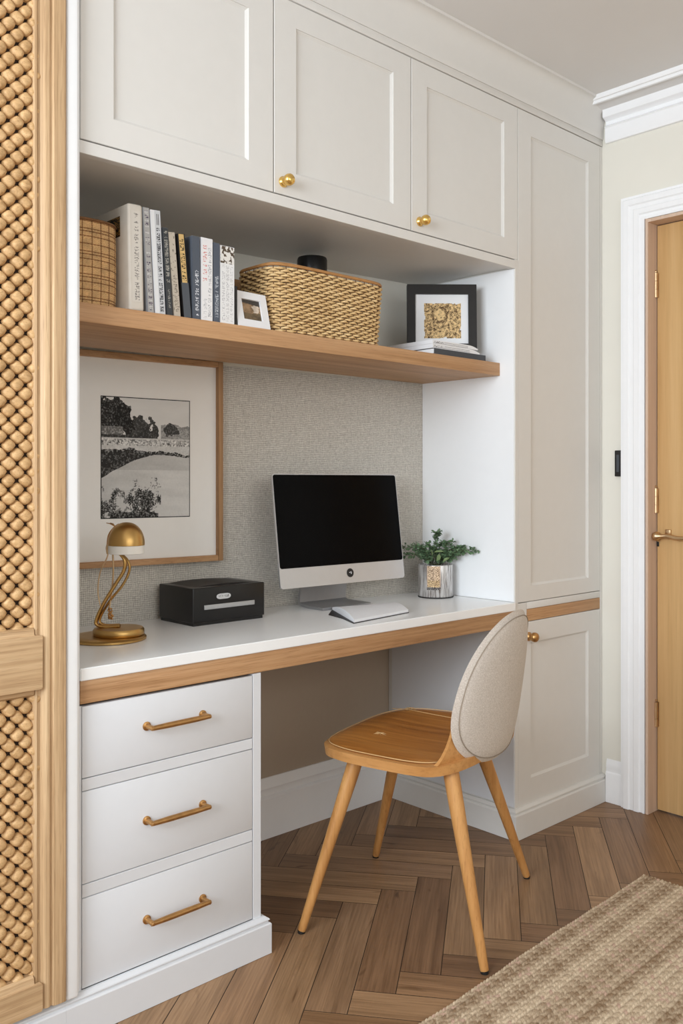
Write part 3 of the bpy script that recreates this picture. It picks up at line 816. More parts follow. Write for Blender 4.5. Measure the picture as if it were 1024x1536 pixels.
# ------------------------------------------------------------------ plant
pl = thing('potted_plant', 'small leafy green plant in a streaky silver glass pot beside the computer', 'plant', (2.250, .262, .741))
PR = .0565; PH = .107
bm = bm_new()
prof = [(0, 0), (PR-.004, 0), (PR, .004), (PR, PH-.002), (PR-.001, PH), (PR-.004, PH), (PR-.005, PH-.008), (PR-.005, .02), (0, .018)]
lathe(bm, prof, n=72); obj('pot', bm, M['pot'], pl, 50)
bm = bm_new(); tube(bm, [(math.cos(a)*(PR+.0003), math.sin(a)*(PR+.0003), .002) for a in [2*math.pi*i/48 for i in range(49)]], .0018, 6); obj('foot_ring', bm, M['rubber'], pl, 60)
bm = bm_new(); lathe(bm, [(0, .097), (PR-.006, .096), (PR-.006, .06), (0, .06)], n=32); obj('soil', bm, M['soil'], pl)
# label wrapped on the side that faces the room
la = math.atan2(-1.96, -2.25)
def lab(u, v):
    if v < .12: return S(70, 64, 62) if fbm(u*30, v*90, 2, 4) < .1 else S(170, 165, 160)
    n = fbm(u*22, v*44, 2, 6)
    if u < .06 or u > .94: return S(196, 170, 150)
    return S(112, 82, 58) if n > .03 else (S(232, 204, 172) if v > .4 else S(226, 196, 150))
vs_ = grid_print('pot_label', (0, 0, .028), (1, 0, 0), (0, 0, PH-.030), 30, 52, lab, M['print'], pl, label='cream and amber printed label on the pot')
for v in vs_.data.vertices:
    a = la-.12+(v.co.x-.5)*.80; v.co.x = math.cos(a)*(PR+.0006); v.co.y = math.sin(a)*(PR+.0006)
def leaf(bm, p, dr, up, L, Wd):
    dr = dr.normalized(); sd = dr.cross(up); sd = sd.normalized() if sd.length > 1e-4 else Vector((1, 0, 0)); nn = sd.cross(dr)
    a = bm.verts.new(p); t = bm.verts.new(p+dr*L-nn*L*.15)
    l1 = bm.verts.new(p+dr*L*.35+sd*Wd*.48+nn*L*.06); r1 = bm.verts.new(p+dr*L*.35-sd*Wd*.48+nn*L*.06)
    l2 = bm.verts.new(p+dr*L*.75+sd*Wd*.42); r2 = bm.verts.new(p+dr*L*.75-sd*Wd*.42); m_ = bm.verts.new(p+dr*L*.5-nn*L*.04)
    for f in ((a, l1, m_), (a, m_, r1), (l1, l2, m_), (r1, m_, r2), (l2, t, m_), (t, r2, m_)): bm.faces.new(f)
bs = bm_new(); bl = bm_new(); rp = random.Random(12)
sprigs = []
rv = Vector((.731, -.682, 0)); fv = Vector((.682, .731, 0))
spec_ = [(-.110, .062, 1.0), (-.100, .034, .9), (-.07, .066, 1), (-.035, .072, 1), (.0, .106, 1), (.010, .112, 1.0), (.03, .072, 1), (.055, .080, 1), (.07, .056, 1), (.128, .056, .8), (.120, .050, .8), (.085, .040, 1), (.05, .022, 1), (-.05, .03, 1), (.0, .05, 1), (-.02, .055, 1), (.03, .045, 1), (.06, .03, 1), (-.06, .05, 1), (.09, .062, 1), (-.03, .02, 1), (.02, .02, 1)]
for k, (ar, az, den) in enumerate(spec_):
    depth = min(rp.uniform(-.03, .03), (.058-.731*ar)/.682)
    p0 = Vector((rp.uniform(-.015, .015), rp.uniform(-.015, .015), .095))
    tip = rv*ar+fv*depth+Vector((0, 0, PH+az-.005))
    if tip.x > .062: tip.x = .062
    mid = p0*.35+tip*.65; mid = Vector((mid.x*.75, mid.y*.75, max(.11, tip.z*.72+.035)))
    path_ = smooth_path([p0, mid, tip], 9)
    tube(bs, path_, [.0013*(1-.6*i/len(path_)) for i in range(len(path_))], 5)
    for i in range(4, len(path_)):
        q = path_[i]; t = (path_[i]-path_[i-1]).normalized()
        for s_ in range(3):
            a = rp.uniform(0, 6.28); o_ = t.orthogonal().normalized(); o_.rotate(Matrix.Rotation(a, 3, t))
            dr = (t*.6+o_).normalized(); LL = rp.uniform(.009, .0145)
            leaf(bl, q+o_*.001, dr, Vector((rp.uniform(-.4, .4), rp.uniform(-.4, .4), 1)), LL, LL*.85)
        if rp.random() < .5:
            o_ = Vector((rp.uniform(-1, 1), rp.uniform(-1, 1), rp.uniform(-.3, 1))).normalized(); e_ = q+o_*.012
            tube(bs, [q, e_], .0005, 4)
            for s_ in range(3):
                dr = Vector((rp.uniform(-1, 1), rp.uniform(-1, 1), rp.uniform(-.2, 1))); LL = rp.uniform(.007, .011)
                leaf(bl, e_, dr, Vector((.2, .1, 1)), LL, LL*.9)
for v in bl.verts:
    if v.co.x > .066: v.co.x = .066
obj('stems', bs, M['stem'], pl); obj('foliage', bl, M['leaf'], pl)
bm = bm_new()
for (a_, z_, dd, L_) in ((-.012, PH+.040, Vector((.6, -.5, .12)), .040), (.0, PH+.012, Vector((-.1, -.4, .5)), .034), (-.015, PH+.03, Vector((-.3, -.2, .6)), .03), (.02, PH+.01, Vector((.5, -.3, .4)), .028)):
    leaf(bm, rv*a_-fv*.03+Vector((0, 0, z_)), dd, Vector((.3, -.6, 1)), L_, L_*.42)
obj('broad_leaf', bm, M['leafl'], pl, 60, label='paler broad leaves at the middle')

# ------------------------------------------------------------------ things on the shelf
ZS = 1.4956
def glyph(u, v, n, seed, u0=.2, u1=.8, v0=.04, v1=.96, fill=.5):
    """one column of small unreadable letter-like marks running up a spine"""
    if not (v0 < v < v1 and u0 < u < u1): return False
    q = (v-v0)/(v1-v0)*n; j = int(q); fy = q-j; fx = (u-u0)/(u1-u0)
    word = random.Random(seed*977+j//1).random()
    if word < .16 or fy > .74: return False
    a, b = int(fx*4), int(fy/.74*3)
    return random.Random(seed*7919+j*131+a*17+b*5).random() < fill
def spine_text(cols, bg, dens=.05, rows=2, seed=1, v0=0, v1=1, u0=.15, u1=.85, fu=None):
    def fn(u, v):
        return cols[int(v*31) % len(cols)] if glyph(u, v, int(34*(v1-v0)*rows), seed, u0, u1, v0+.02, v1-.02, .5) else bg
    return fn
def book(name, label, x0, x1, z1, lean, depth, m, fn=None, y0=.065, pages=True, group='books on the oak shelf'):
    t = thing(name, label, 'book', ((x0+x1)/2, y0, ZS), 0, group)
    t.rotation_euler = (0, -lean, 0); w_ = x1-x0; h = z1-ZS
    lift = abs(math.sin(lean))*w_/2; t.location.z += lift
    bm = bm_new(); c = min(.002, w_*.2)
    box(bm, (-w_/2, 0, 0), (-w_/2+c, depth, h)); box(bm, (w_/2-c, 0, 0), (w_/2, depth, h)); box(bm, (-w_/2+c, 0, 0), (w_/2-c, c, h))
    obj('cover', bm, m, t)
    bobj('pages', (-w_/2+c, c, .002), (w_/2-c, depth-.003, h-.002), M['cream'], t)
    if fn:
        grid_print('spine_print', (-w_/2+.0004, -.0007, .001), (w_-.0008, 0, 0), (0, 0, h-.002), max(8, int(w_/.0008)), int(h/.0008), fn, M['print'], t)
    return t
blk = S(30, 30, 32); wht = S(226, 226, 226)
# white slipcase
t = thing('slipcase', 'thick off-white boxed volume, tallest on the shelf, beside the plaid basket', 'book', (1.0285, .065, ZS), 0)
t.rotation_euler = (0, -.02, 0)
bm = bm_new(); box(bm, (-.0185, 0, .0005), (.0185, .22, .236), .006, 4); obj('case', bm, M['cream'], t, 40)
grid_print('spine_print', (-.012, -.0007, .02), (.024, 0, 0), (0, 0, .20), 20, 150, spine_text([S(140, 134, 128)], S(216, 209, 199), .13, 1, 3, .0, 1, .3, .75), M['print'], t)
def sidep(u, v):
    n = fbm(u*10, v*16, 3, 2); return S(30, 24, 18) if n < -.02 else (S(170, 128, 60) if n < .12 else S(60, 46, 30))
grid_print('side_picture', (-.0189, .12, .168), (0, -.085, 0), (0, 0, .045), 50, 30, sidep, M['print'], t)
book('magazine', 'slim grey magazine leaning against the off-white boxed volume', 1.0555, 1.0705, 1.7285, .055, .20, M['greyw'], spine_text([S(90, 80, 96), S(196, 194, 192)], S(168, 165, 162), .08, 1, 5))
book('book', 'tall white book with dense black spine text, right of the slim grey magazine', 1.0745, 1.1005, 1.727, .062, .20, M['white'],
     lambda u, v: (wht if u < .42 else (S(60, 60, 62) if (glyph(u, v, 46, 7, .5, .86, .02, .84, .6) or (.86 < v < .97 and (abs(u-.62) < .04 or abs(u-.78) < .04))) else S(200, 201, 203))))
book('book', 'narrow dark grey book with patterned spine, left of the worn beige one', 1.1045, 1.1195, 1.693, .065, .19, M['slated'],
     lambda u, v: (S(176, 172, 162) if glyph(u, v, 36, 11, .2, .85, .38, .97, .55) or glyph(u, v, 20, 12, .35, .7, .08, .3, .35) else S(62, 64, 66)))
book('book', 'narrow beige leaning book with worn spine beside the black and gold one', 1.1235, 1.1405, 1.686, .085, .19, M['beige'],
     lambda u, v: (S(116, 106, 96) if glyph(u, v, 24, 13, .25, .8, .05, .5, .45) or fbm(u*4, v*30, 3, 13) > .24 else S(190, 179, 163)))
book('book', 'leaning black book with a gold patterned upper spine', 1.1495, 1.1695, 1.687, .095, .19, M['blackm'],
     lambda u, v: ((S(44, 38, 30) if glyph(u, v, 22, 17, .2, .78, .44, .97, .5) else S(210, 176, 116)) if v > .42 and .1 < u < .85 else (S(82, 86, 92) if v <= .42 else S(22, 22, 24))))
book('book', 'slate blue hardback with white spine lettering left of the red lettered one', 1.1735, 1.1945, 1.689, .012, .20, M['slate'], spine_text([S(214, 216, 220)], S(84, 90, 100), .10, 1, 19, .0, .62, .35, .8))
book('book', 'white book with faded red lettering down its spine', 1.1965, 1.2285, 1.690, .0, .20, M['white'],
     lambda u, v: (S(216, 150, 146) if glyph(u, v, 20, 23, .14, .5, .45, .97, .55) else (S(168, 168, 172) if glyph(u, v, 40, 24, .6, .9, .05, .9, .4) or glyph(u, v, 22, 25, .2, .5, .03, .3, .35) else S(232, 230, 230))))
book('book', 'thin slate blue book between two white ones', 1.2305, 1.2485, 1.684, 0, .20, M['slate'], spine_text([S(196, 200, 206)], S(84, 90, 102), .03, 2, 27, .03, .62, .25, .8))
book('book', 'white book with small pictures at the spine top, last of the row', 1.2505, 1.2915, 1.681, 0, .20, M['white'],
     lambda u, v: ((S(88, 74, 60) if fbm(u*6, v*22, 3, 29) > .05 else S(228, 224, 218)) if v > .78 else (S(176, 174, 176) if glyph(u, v, 60, 31, .12, .34, .03, .76, .4) or glyph(u, v, 60, 32, .42, .62, .03, .76, .4) or glyph(u, v, 60, 33, .70, .9, .03, .76, .4) else S(232, 231, 230))))
book('booklet', 'thin black booklet squeezed behind the small white photo frame', 1.2935, 1.3005, 1.59, 0, .16, M['blackm'])

# plaid basket
pb = thing('plaid_basket', 'round tan basket with brown plaid weave at the left end of the shelf', 'basket', (.9335, .150, ZS+.0005))
def plaid(z1, r, cyl=True):
    nu, nv = 240, 90; verts = []; faces = []; cols = []
    for j in range(nv+1):
        for i in range(nu):
            a = 2*math.pi*i/nu; v = j/nv
            gx = (i % 11) < 1; gz = (j % 8) < 1 or j % 24 == 5
            rr_ = r*(1+.02*math.sin(v*math.pi))+.0008*math.cos(i*math.pi/2)*(1 if j % 2 else -1)-(.0012 if gx or gz else 0)
            se = 2.6; ca_, sa_ = math.cos(a), math.sin(a); k = (abs(ca_)**se+abs(sa_)**se)**(-1/se)
            verts.append((rr_*k*ca_, rr_*k*sa_, z1*v))
    for j in range(nv):
        for i in range(nu):
            faces.append((j*nu+i, j*nu+(i+1) % nu, (j+1)*nu+(i+1) % nu, (j+1)*nu+i))
            gx = (i % 11) < 1; gz = (j % 8) < 1 or j % 24 == 5
            n = fbm(i*.09, j*.11, 2, 3)
            c = S(214, 176, 126) if not (gx or gz) else S(150, 108, 66)
            if gx and gz: c = S(104, 68, 38)
            cols.append(tuple(x*(1+.5*n) for x in c))
    me = bpy.data.meshes.new('woven_side'); me.from_pydata(verts, [], faces)
    ca2 = me.color_attributes.new('Col', 'FLOAT_COLOR', 'CORNER')
    ca2.data.foreach_set('color', np.repeat(np.array([(*c, 1) for c in cols], dtype=np.float32), 4, axis=0).ravel())
    me.materials.append(M['plaid']); o = bpy.data.objects.new('woven_side', me); scn.collection.objects.link(o); o.parent = pb
plaid(.183, .0722)
def sq_loop(r, z, se=2.6, n=72, sx=1, sy=1):
    out = []
    for i in range(n+1):
        a = 2*math.pi*i/n; k = (abs(math.cos(a))**se+abs(math.sin(a))**se)**(-1/se)
        out.append((r*k*math.cos(a)*sx, r*k*math.sin(a)*sy, z))
    return out
bm = bm_new(); tube(bm, sq_loop(.0722, .184), .003, 8, cap=False); obj('rim', bm, M['wickerdark'], pb, 60)
bm = bm_new(); f = bm.faces.new([bm.verts.new(p) for p in sq_loop(.070, .003)[:-1]]); obj('bottom', bm, M['wickerdark'], pb)

# big wicker basket: real woven strands round a tapered body
wb = thing('wicker_basket', 'large rectangular light wicker basket in the middle of the shelf', 'basket', (1.617, .150, ZS+.0036))
def basket_pos(s, v):
    """s round the plan 0..1, v height 0..1 -> point and outward normal"""
    a = 2*math.pi*s; se = 5.5
    k = (abs(math.cos(a))**se+abs(math.sin(a))**se)**(-1/se)
    hx = .193+.010*v; hy = .078+.010*v
    x, y = hx*k*math.cos(a), hy*k*math.sin(a)
    n = Vector((math.copysign(abs(x/hx)**(se-1), x)/hx, math.copysign(abs(y/hy)**(se-1), y)/hy, 0)).normalized()
    return Vector((x, y, v*.168)), n
# even arc-length sampling of the plan
NS = 62; SUB = 7
def arc_table(v):
    N = 1440; P_ = [basket_pos(i/N, v)[0] for i in range(N+1)]; acc = [0]
    for i in range(N): acc.append(acc[-1]+(P_[i+1]-P_[i]).length)
    return acc
acc = arc_table(.5); tot = acc[-1]
def s_at(t):
    import bisect
    x = (t % 1)*tot; i = bisect.bisect_left(acc, x); i = max(1, min(i, len(acc)-1))
    return (i-1+(x-acc[i-1])/(acc[i]-acc[i-1]+1e-9))/(len(acc)-1)
rows_n = 25; verts = []; faces = []
ts = [s_at(i/(NS*SUB)) for i in range(NS*SUB)]
rw = random.Random(4)
for r_i in range(rows_n):
    v = (r_i+.5)/rows_n*.97; par = r_i % 2; b0 = len(verts); n6 = 6
    for i, s in enumerate(ts):
        p, nn = basket_pos(s, v); ph = math.cos(math.pi*(i/SUB+par)); off = .0030*ph
        thick = .0026; tall = .0028+.0011*max(0, ph)
        jz = .0006*math.sin(i*.05+r_i)+.0008*ph*(1 if par else -1)
        for k in range(n6):
            a = 2*math.pi*k/n6; verts.append(tuple(p+nn*(off+thick*math.cos(a))+Vector((0, 0, tall*math.sin(a)+jz))))
    n = len(ts)
    for i in range(n):
        for k in range(n6):
            faces.append((b0+i*n6+k, b0+((i+1) % n)*n6+k, b0+((i+1) % n)*n6+(k+1) % n6, b0+i*n6+(k+1) % n6))
me = bpy.data.meshes.new('woven_side'); me.from_pydata(verts, [], faces); me.polygons.foreach_set('use_smooth', [True]*len(me.polygons))
me.materials.append(M['wicker']); o = bpy.data.objects.new('woven_side', me); scn.collection.objects.link(o); o.parent = wb
bm = bm_new()
for i in range(NS):
    s = s_at(i/NS); p0, n0 = basket_pos(s, 0); p1, n1 = basket_pos(s, .98); tube(bm, [p0-n0*.001, p1-n1*.001], .0016, 5)
obj('stakes', bm, M['wickerdark'], wb)
bm = bm_new(); L_ = [basket_pos(i/160, 1.0)[0] for i in range(161)]; tube(bm, [p+Vector((0, 0, .000)) for p in L_], .0034, 8, cap=False)
tube(bm, [p+Vector((0, 0, .0045))-p.normalized()*.002 for p in L_], .0026, 8, cap=False); obj('rim', bm, M['wickerrim'], wb, 60)
bm = bm_new()
A = [bm.verts.new(basket_pos(i/120, .02)[0]*.975) for i in range(120)]; B = [bm.verts.new(Vector((p.x*.972, p.y*.972, .160))) for p in [basket_pos(i/120, .95)[0] for i in range(120)]]
for i in range(120): bm.faces.new((A[i], A[(i+1) % 120], B[(i+1) % 120], B[i]))
bm.faces.new(A); obj('lining', bm, M['dark'], wb)  # dark sheet standing in for the shade inside, seen through the weave

# canister behind / inside the basket
bm = bm_new()
lathe(bm, [(0, 0), (.039, 0), (.041, .003), (.041, .225), (.0435, .227), (.044, .231), (.044, .270), (.042, .276), (.034, .278), (0, .276)], (0, 0, 0), 48)
o = tag(obj('black_canister', bm, M['black'], None, 40), 'round black lidded canister standing behind the wicker basket', 'canister'); o.location = (1.738, .292, ZS+.0005)

# wooden box behind the photo frame
tag(bobj('wooden_box', (1.400, .30, ZS), (1.53, .415, 1.672), M['oakx'], None, .002), 'plain wooden box standing behind the small white photo frame', 'box')

# small white photo frame leaning back
pf_ = thing('photo_frame', 'small white photo frame leaning back beside the wicker basket', 'photo frame', (1.357, .068, ZS+.001))
pf_.rotation_euler = (R(-13), 0, R(4))
bm = bm_new(); w_, h_, bw = .106, .093, .0225
def frame_mesh(bm, w_, h_, bx, bz0, bz1, t):
    O = [(-w_/2, 0), (w_/2, 0), (w_/2, h_), (-w_/2, h_)]; I = [(-w_/2+bx, bz0), (w_/2-bx, bz0), (w_/2-bx, h_-bz1), (-w_/2+bx, h_-bz1)]
    f0 = [bm.verts.new((x, 0, z)) for x, z in O]; f1 = [bm.verts.new((x, 0, z)) for x, z in I]; f2 = [bm.verts.new((x, t*.5, z)) for x, z in I]; f3 = [bm.verts.new((x, t, z)) for x, z in O]
    for A, B in ((f3, f0), (f0, f1), (f1, f2)):
        for i in range(4): bm.faces.new((A[i], A[(i+1) % 4], B[(i+1) % 4], B[i]))
    bm.faces.new(f3[::-1]); bm.faces.new(f2)
frame_mesh(bm, w_, h_, bw, .0205, .0195, .010)
bmesh.ops.bevel(bm, geom=[e for e in bm.edges if all(abs(abs(v.co.x)-w_/2) < 1e-5 for v in e.verts)], offset=.001, segments=1, affect='EDGES')
obj('frame', bm, M['white'], pf_)
def pic2(u, v):
    n = fbm(u*4, v*5, 4, 41)
    c = Vector(S(150, 122, 92))*(1+1.2*n)
    if ((u-.72)/.2)**2+((v-.62)/.22)**2 < 1+2*n: c = Vector(S(206, 190, 172))*(1+.8*n)
    if v < .35+.3*n: c = Vector(S(104, 88, 66))*(1+1.2*n)
    if v > .86-.4*u*.3: c = Vector(S(70, 64, 58))
    return tuple(c)
grid_print('picture', (-w_/2+bw, .0046, .0205), (w_-2*bw, 0, 0), (0, 0, h_-.040), 50, 50, pic2, M['print'], pf_)

# stack of books lying flat at the right end, the black frame stands on it
t = thing('book', 'slim black hardback lying flat at the bottom of the small stack', 'book', (2.012, .062, ZS), 0, 'stack below the black frame')
bm = bm_new(); box(bm, (.002, 0, 0), (.245, .235, .0022)); box(bm, (.002, 0, .0158), (.245, .235, .018)); box(bm, (.002, 0, .0022), (.245, .0022, .0158)); obj('cover', bm, M['slated'], t)
bobj('pages', (0, .001, .0023), (.242, .23, .0157), M['white'], t)
for k, (z0, h, dx, ww, rz, lb) in enumerate(((.0183, .0125, -.002, .222, 0, 'white magazine with curled edge lying directly on the slim black hardback'), (.0311, .0115, -.003, .214, 0, 'white magazine lying topmost under the black frame'))):
    t = thing('magazine', lb, 'magazine', (2.012+dx, .064, ZS+z0), rz, 'stack below the black frame')
    bm = bm_new(); pr = []
    for i in range(17):
        x = ww*i/16; q = max(0, (x-(ww-.05))/.05); pr.append((x, h*(1-.75*q*q)))
    pr += [(ww-.003, 0), (0, 0)]
    prism(bm, pr, lambda p, q, s: (p, s, q), 0, .232); obj('pages', bm, M['white'], t, 30)
    grid_print('edge_print', (.004, -.0006, h*.1), (ww-.055, 0, 0), (0, 0, h*.8), 150, 9, lambda u, v, k=k: (S(96, 96, 100) if (fbm(u*70, v*5, 2, 60+k) > .10 and u < .3 and .25 < v < .8) or (.12 < v < .24) or (u > .3 and .55 < v < .62) else S(234, 234, 236)), M['print'], t)

# black frame standing diagonally in the corner
FB = .0428
bf = thing('picture_frame', 'square black picture frame with gold textured print at the right end of the shelf', 'picture frame', (2.176, .170, ZS+FB+.001))
bf.rotation_euler = (R(-3), 0, -R(42))
bm = bm_new(); FW, FH = .220, .252-FB-.004
def frame_mesh2(bm, w_, h_, bx, bz0, bz1, t): frame_mesh(bm, w_, h_, bx, bz0, bz1, t)
frame_mesh2(bm, FW, FH, .026, .016, .031, .022); obj('frame', bm, M['blackm'], bf)
bobj('mount_board', (-FW/2+.026, .008, .016), (FW/2-.026, .0108, FH-.031), M['white'], bf)
def gold(u, v):
    n = fbm(u*16, v*16, 3, 51); m_ = fbm(u*45, v*45, 2, 52)
    r_ = math.hypot(u-.42, (v-.66))
    k = .55+1.5*n+1.6*m_ + (.35 if r_ < .14 else 0) - (.3 if abs(r_-.2) < .04 else 0)
    k = min(1, max(0, k)); return tuple(S(84, 56, 30)[i]*(1-k)+S(236, 202, 146)[i]*k for i in range(3))
grid_print('print', (-.056, .0076, .034), (.117, 0, 0), (0, 0, .112), 90, 90, gold, M['print'], bf, mask=lambda u, v: fbm(u*9, v*9, 2, 54)*.12 < min(u, 1-u, v, 1-v)+.01)

# ------------------------------------------------------------------ chair
YAWC = .281
ch = thing('desk_chair', 'beech desk chair with caramel seat and cream upholstered back', 'chair', (1.779, -.103, 0), YAWC)
feet = {'A': ((-.281, .196), (-.172, .100, .425)), 'B': ((.208, .255), (.165, .145, .425)), 'C': ((-.221, -.263), (-.175, -.160, .425)), 'D': ((.304, -.178), (.160, -.085, .425))}
for k, ((fx, fy), top_) in feet.items():
    bm = bm_new(); a = Vector((fx, fy, .006)); b = Vector(top_); ax = (b-a)
    tube(bm, [a, a+ax*.02, a+ax*.5, a+ax*.85, b+ax*.03], [.0095, .0105, .0150, .0185, .0192], 24)
    lg_ = obj('leg', bm, M['chairwood'], ch, 60)
    bm = bm_new(); lathe(bm, [(0, .0002), (.009, .0002), (.0095, .003), (.0095, .0075), (0, .0076)], (fx, fy, 0), 20); obj('foot_pad', bm, M['rubber'], lg_)
def seat_edge(a, grow=0, rear=.212):
    """plan outline of the seat; a from 0 to 2 pi"""
    se = 3.6; ca_, sa_ = math.cos(a), math.sin(a); k = (abs(ca_)**se+abs(sa_)**se)**(-1/se)
    x = k*ca_; y = k*sa_
    hx = .252-.012*y + grow; hy = (.205 if y > 0 else rear)+grow
    return x*hx, y*hy+.006 + (.012*(1-x*x) if y > 0 else 0)
def seat_h(x, y):
    """height of the upper face: dished, sweeping up at the back"""
    r = (x/.25)**2; z = .456-.010*(1-r)*(1-min(1, (y/.2)**2)) 
    if y < -.12: z += .95*(y+.12)**2*(1+1.2*r)
    if y > .12: z -= .35*(y-.12)**2*4
    return z
def sheet(bm, scale, dz_top, thick_fn, nr=14, na=96, h=seat_h, rear=.212):
    top_, bot = [], []
    for i in range(nr+1):
        r = i/nr; rt, rb = [], []
        for j in range(na):
            x, y = seat_edge(2*math.pi*j/na, 0, rear); x *= r*scale; y = .006+(y-.006)*r*scale
            z = h(x, y)+dz_top; th = thick_fn(r)
            rt.append(bm.verts.new((x, y, z-(0.0 if r < .97 else .003)))); rb.append(bm.verts.new((x*(.985 if i == nr else 1), .006+(y-.006)*(.985 if i == nr else 1), z-th)))
            if r == 0: break
        top_.append(rt); bot.append(rb)
    for G, fl in ((top_, False), (bot, True)):
        for i in range(nr):
            for j in range(na):
                k = (j+1) % na
                f = (G[i][0], G[i+1][j], G[i+1][k]) if i == 0 else (G[i][j], G[i+1][j], G[i+1][k], G[i][k])
                bm.faces.new(f[::-1] if fl else f)
    for j in range(na):
        k = (j+1) % na; bm.faces.new((top_[nr][j], bot[nr][j], bot[nr][k], top_[nr][k]))
bm = bm_new(); sheet(bm, 1.0, 0, lambda r: .027+.010*(1-r)); seat = obj('seat_shell', bm, M['shell'], ch, 50)
bm = bm_new(); sheet(bm, .945, .0045, lambda r: .006, rear=.195); pad = obj('seat_pad', bm, M['pad'], ch, 60, label='polished caramel seat pad with pale piping')
bm = bm_new()
tube(bm, [(lambda x, y: (x*.948, .006+(y-.006)*.948, seat_h(x*.948, .006+(y-.006)*.948)+.0035))(*seat_edge(2*math.pi*j/120, 0, .195)) for j in range(121)], .0012, 6, cap=False)
tube(bm, [(x_, y_, seat_h(x_, y_)+.0047) for x_, y_ in [(.200-.028*i/14, .195-.39*i/14*.80) for i in range(15)]], .0011, 6)
obj('piping', bm, M['stitch'], pad, 60)
for (bx, by) in ((-.052, .099), (.206, .140)):
    bm = bm_new(); z = seat_h(bx, by)+.0045
    for k in range(9):
        a = k*.7+bx*9; rr_ = .014+.010*((k*37) % 5)/5
        tube(bm, [(bx, by, z+.0018), (bx+rr_*math.cos(a), by+rr_*math.sin(a), z+.0004)], [.0016, .0003], 5)
    bmesh.ops.create_icosphere(bm, subdivisions=2, radius=.0026, matrix=Matrix.Translation((bx, by, z+.0006)))
    obj('tuft', bm, M['stitch'], pad, 60)
# backrest: egg-shaped, wrapped round the sitter
ZB, ZT, WB = .425, .798, .214
def back_pt(X, Z, off=0):
    x = WB*X*(1-.154*Z); z = (ZB+ZT)/2+(ZT-ZB)/2*Z
    y = -.22-.176*(z-ZB)+.106*(z-ZB)**2+1.158*x*x
    dx = 2*1.158*x; dz = -.176+.212*(z-ZB); n = Vector((dx, -1, dz)).normalized()   # towards the rear
    return Vector((x, y, z))+n*off, n
def sup(th, r, n=2.3):
    c, s_ = math.cos(th), math.sin(th)
    return r*math.copysign(abs(c)**(2/n), c), r*math.copysign(abs(s_)**(2/n), s_)
def pillow(bm, rmax, o_out, o_in, nr=12, na=80, puff=.010):
    rows_o, rows_i = [], []
    for i in range(nr+1):
        r = i/nr; ro, ri = [], []
        e = math.sqrt(max(0, 1-r**6))
        for j in range(na):
            X, Z = sup(2*math.pi*j/na, r*rmax)
            ro.append(bm.verts.new(back_pt(X, Z, o_in+(o_out-o_in)*(.5+.5*e))[0])); ri.append(bm.verts.new(back_pt(X, Z, o_in+(o_out-o_in)*(.5-.5*e))[0]))
            if i == 0: break
        rows_o.append(ro); rows_i.append(ri)
    for G in (rows_o, rows_i):
        for i in range(nr):
            for j in range(na):
                k = (j+1) % na
                f = (G[i][0], G[i+1][j], G[i+1][k]) if i == 0 else (G[i][j], G[i+1][j], G[i+1][k], G[i][k])
                bm.faces.new(f)
    for j in range(na):
        k = (j+1) % na; bm.faces.new((rows_o[nr][j], rows_i[nr][j], rows_i[nr][k], rows_o[nr][k]))
bm = bm_new(); pillow(bm, 1.0, .002, -.026); bmesh.ops.remove_doubles(bm, verts=bm.verts, dist=1e-5)
bkr = obj('backrest', bm, M['fabric'], ch, 60, label='cream woven fabric backrest')
bm = bm_new()
tube(bm, [back_pt(*sup(2*math.pi*j/120, .93), -.026+.028*(.5+.5*math.sqrt(1-.93**6))+.0004)[0] for j in range(121)], .0012, 6, cap=False)
M['seam'] = plain('seam_thread', S(150, 136, 120), .8)
obj('seam', bm, M['seam'], bkr, 60)
# plywood wing that carries the backrest, rising from the seat sides
bm = bm_new()
N = 26; secs = []
for i in range(N+1):
    u = -1+2*i/N
    xb = .245*u; 
    e0 = 1-(abs(u)**3)
    # lower edge tucked under the seat rear, upper edge on the backrest front
    yl = -.10-.105*(1-abs(u)**2.4); zl = .424+.0*u; 
    Xc = u*(.86 if u < 0 else .66); Zt = -.30-.12*abs(u)**2-(.12*u if u > 0 else 0)
    pt, nn = back_pt(Xc, Zt, -.0245)
    yl0 = -.105-.082*(1-abs(u)**2.4)
    pts_ = []
    for k in range(9):
        v = k/8
        base = Vector((xb, yl0, .430)); mid = Vector((xb*.97, yl0-.018-.045*abs(u)**2, .436))
        P_ = base*(1-v)**2+mid*2*v*(1-v)+pt*v*v
        pts_.append(P_)
    secs.append(pts_)
th = .009
V1 = [[bm.verts.new(p) for p in s_] for s_ in secs]
for i in range(N):
    for k in range(8): bm.faces.new((V1[i][k], V1[i+1][k], V1[i+1][k+1], V1[i][k+1]))
bmesh.ops.recalc_face_normals(bm, faces=bm.faces)
bmesh.ops.solidify(bm, geom=bm.faces[:], thickness=th)
obj('back_support', bm, M['shell'], ch, 60)

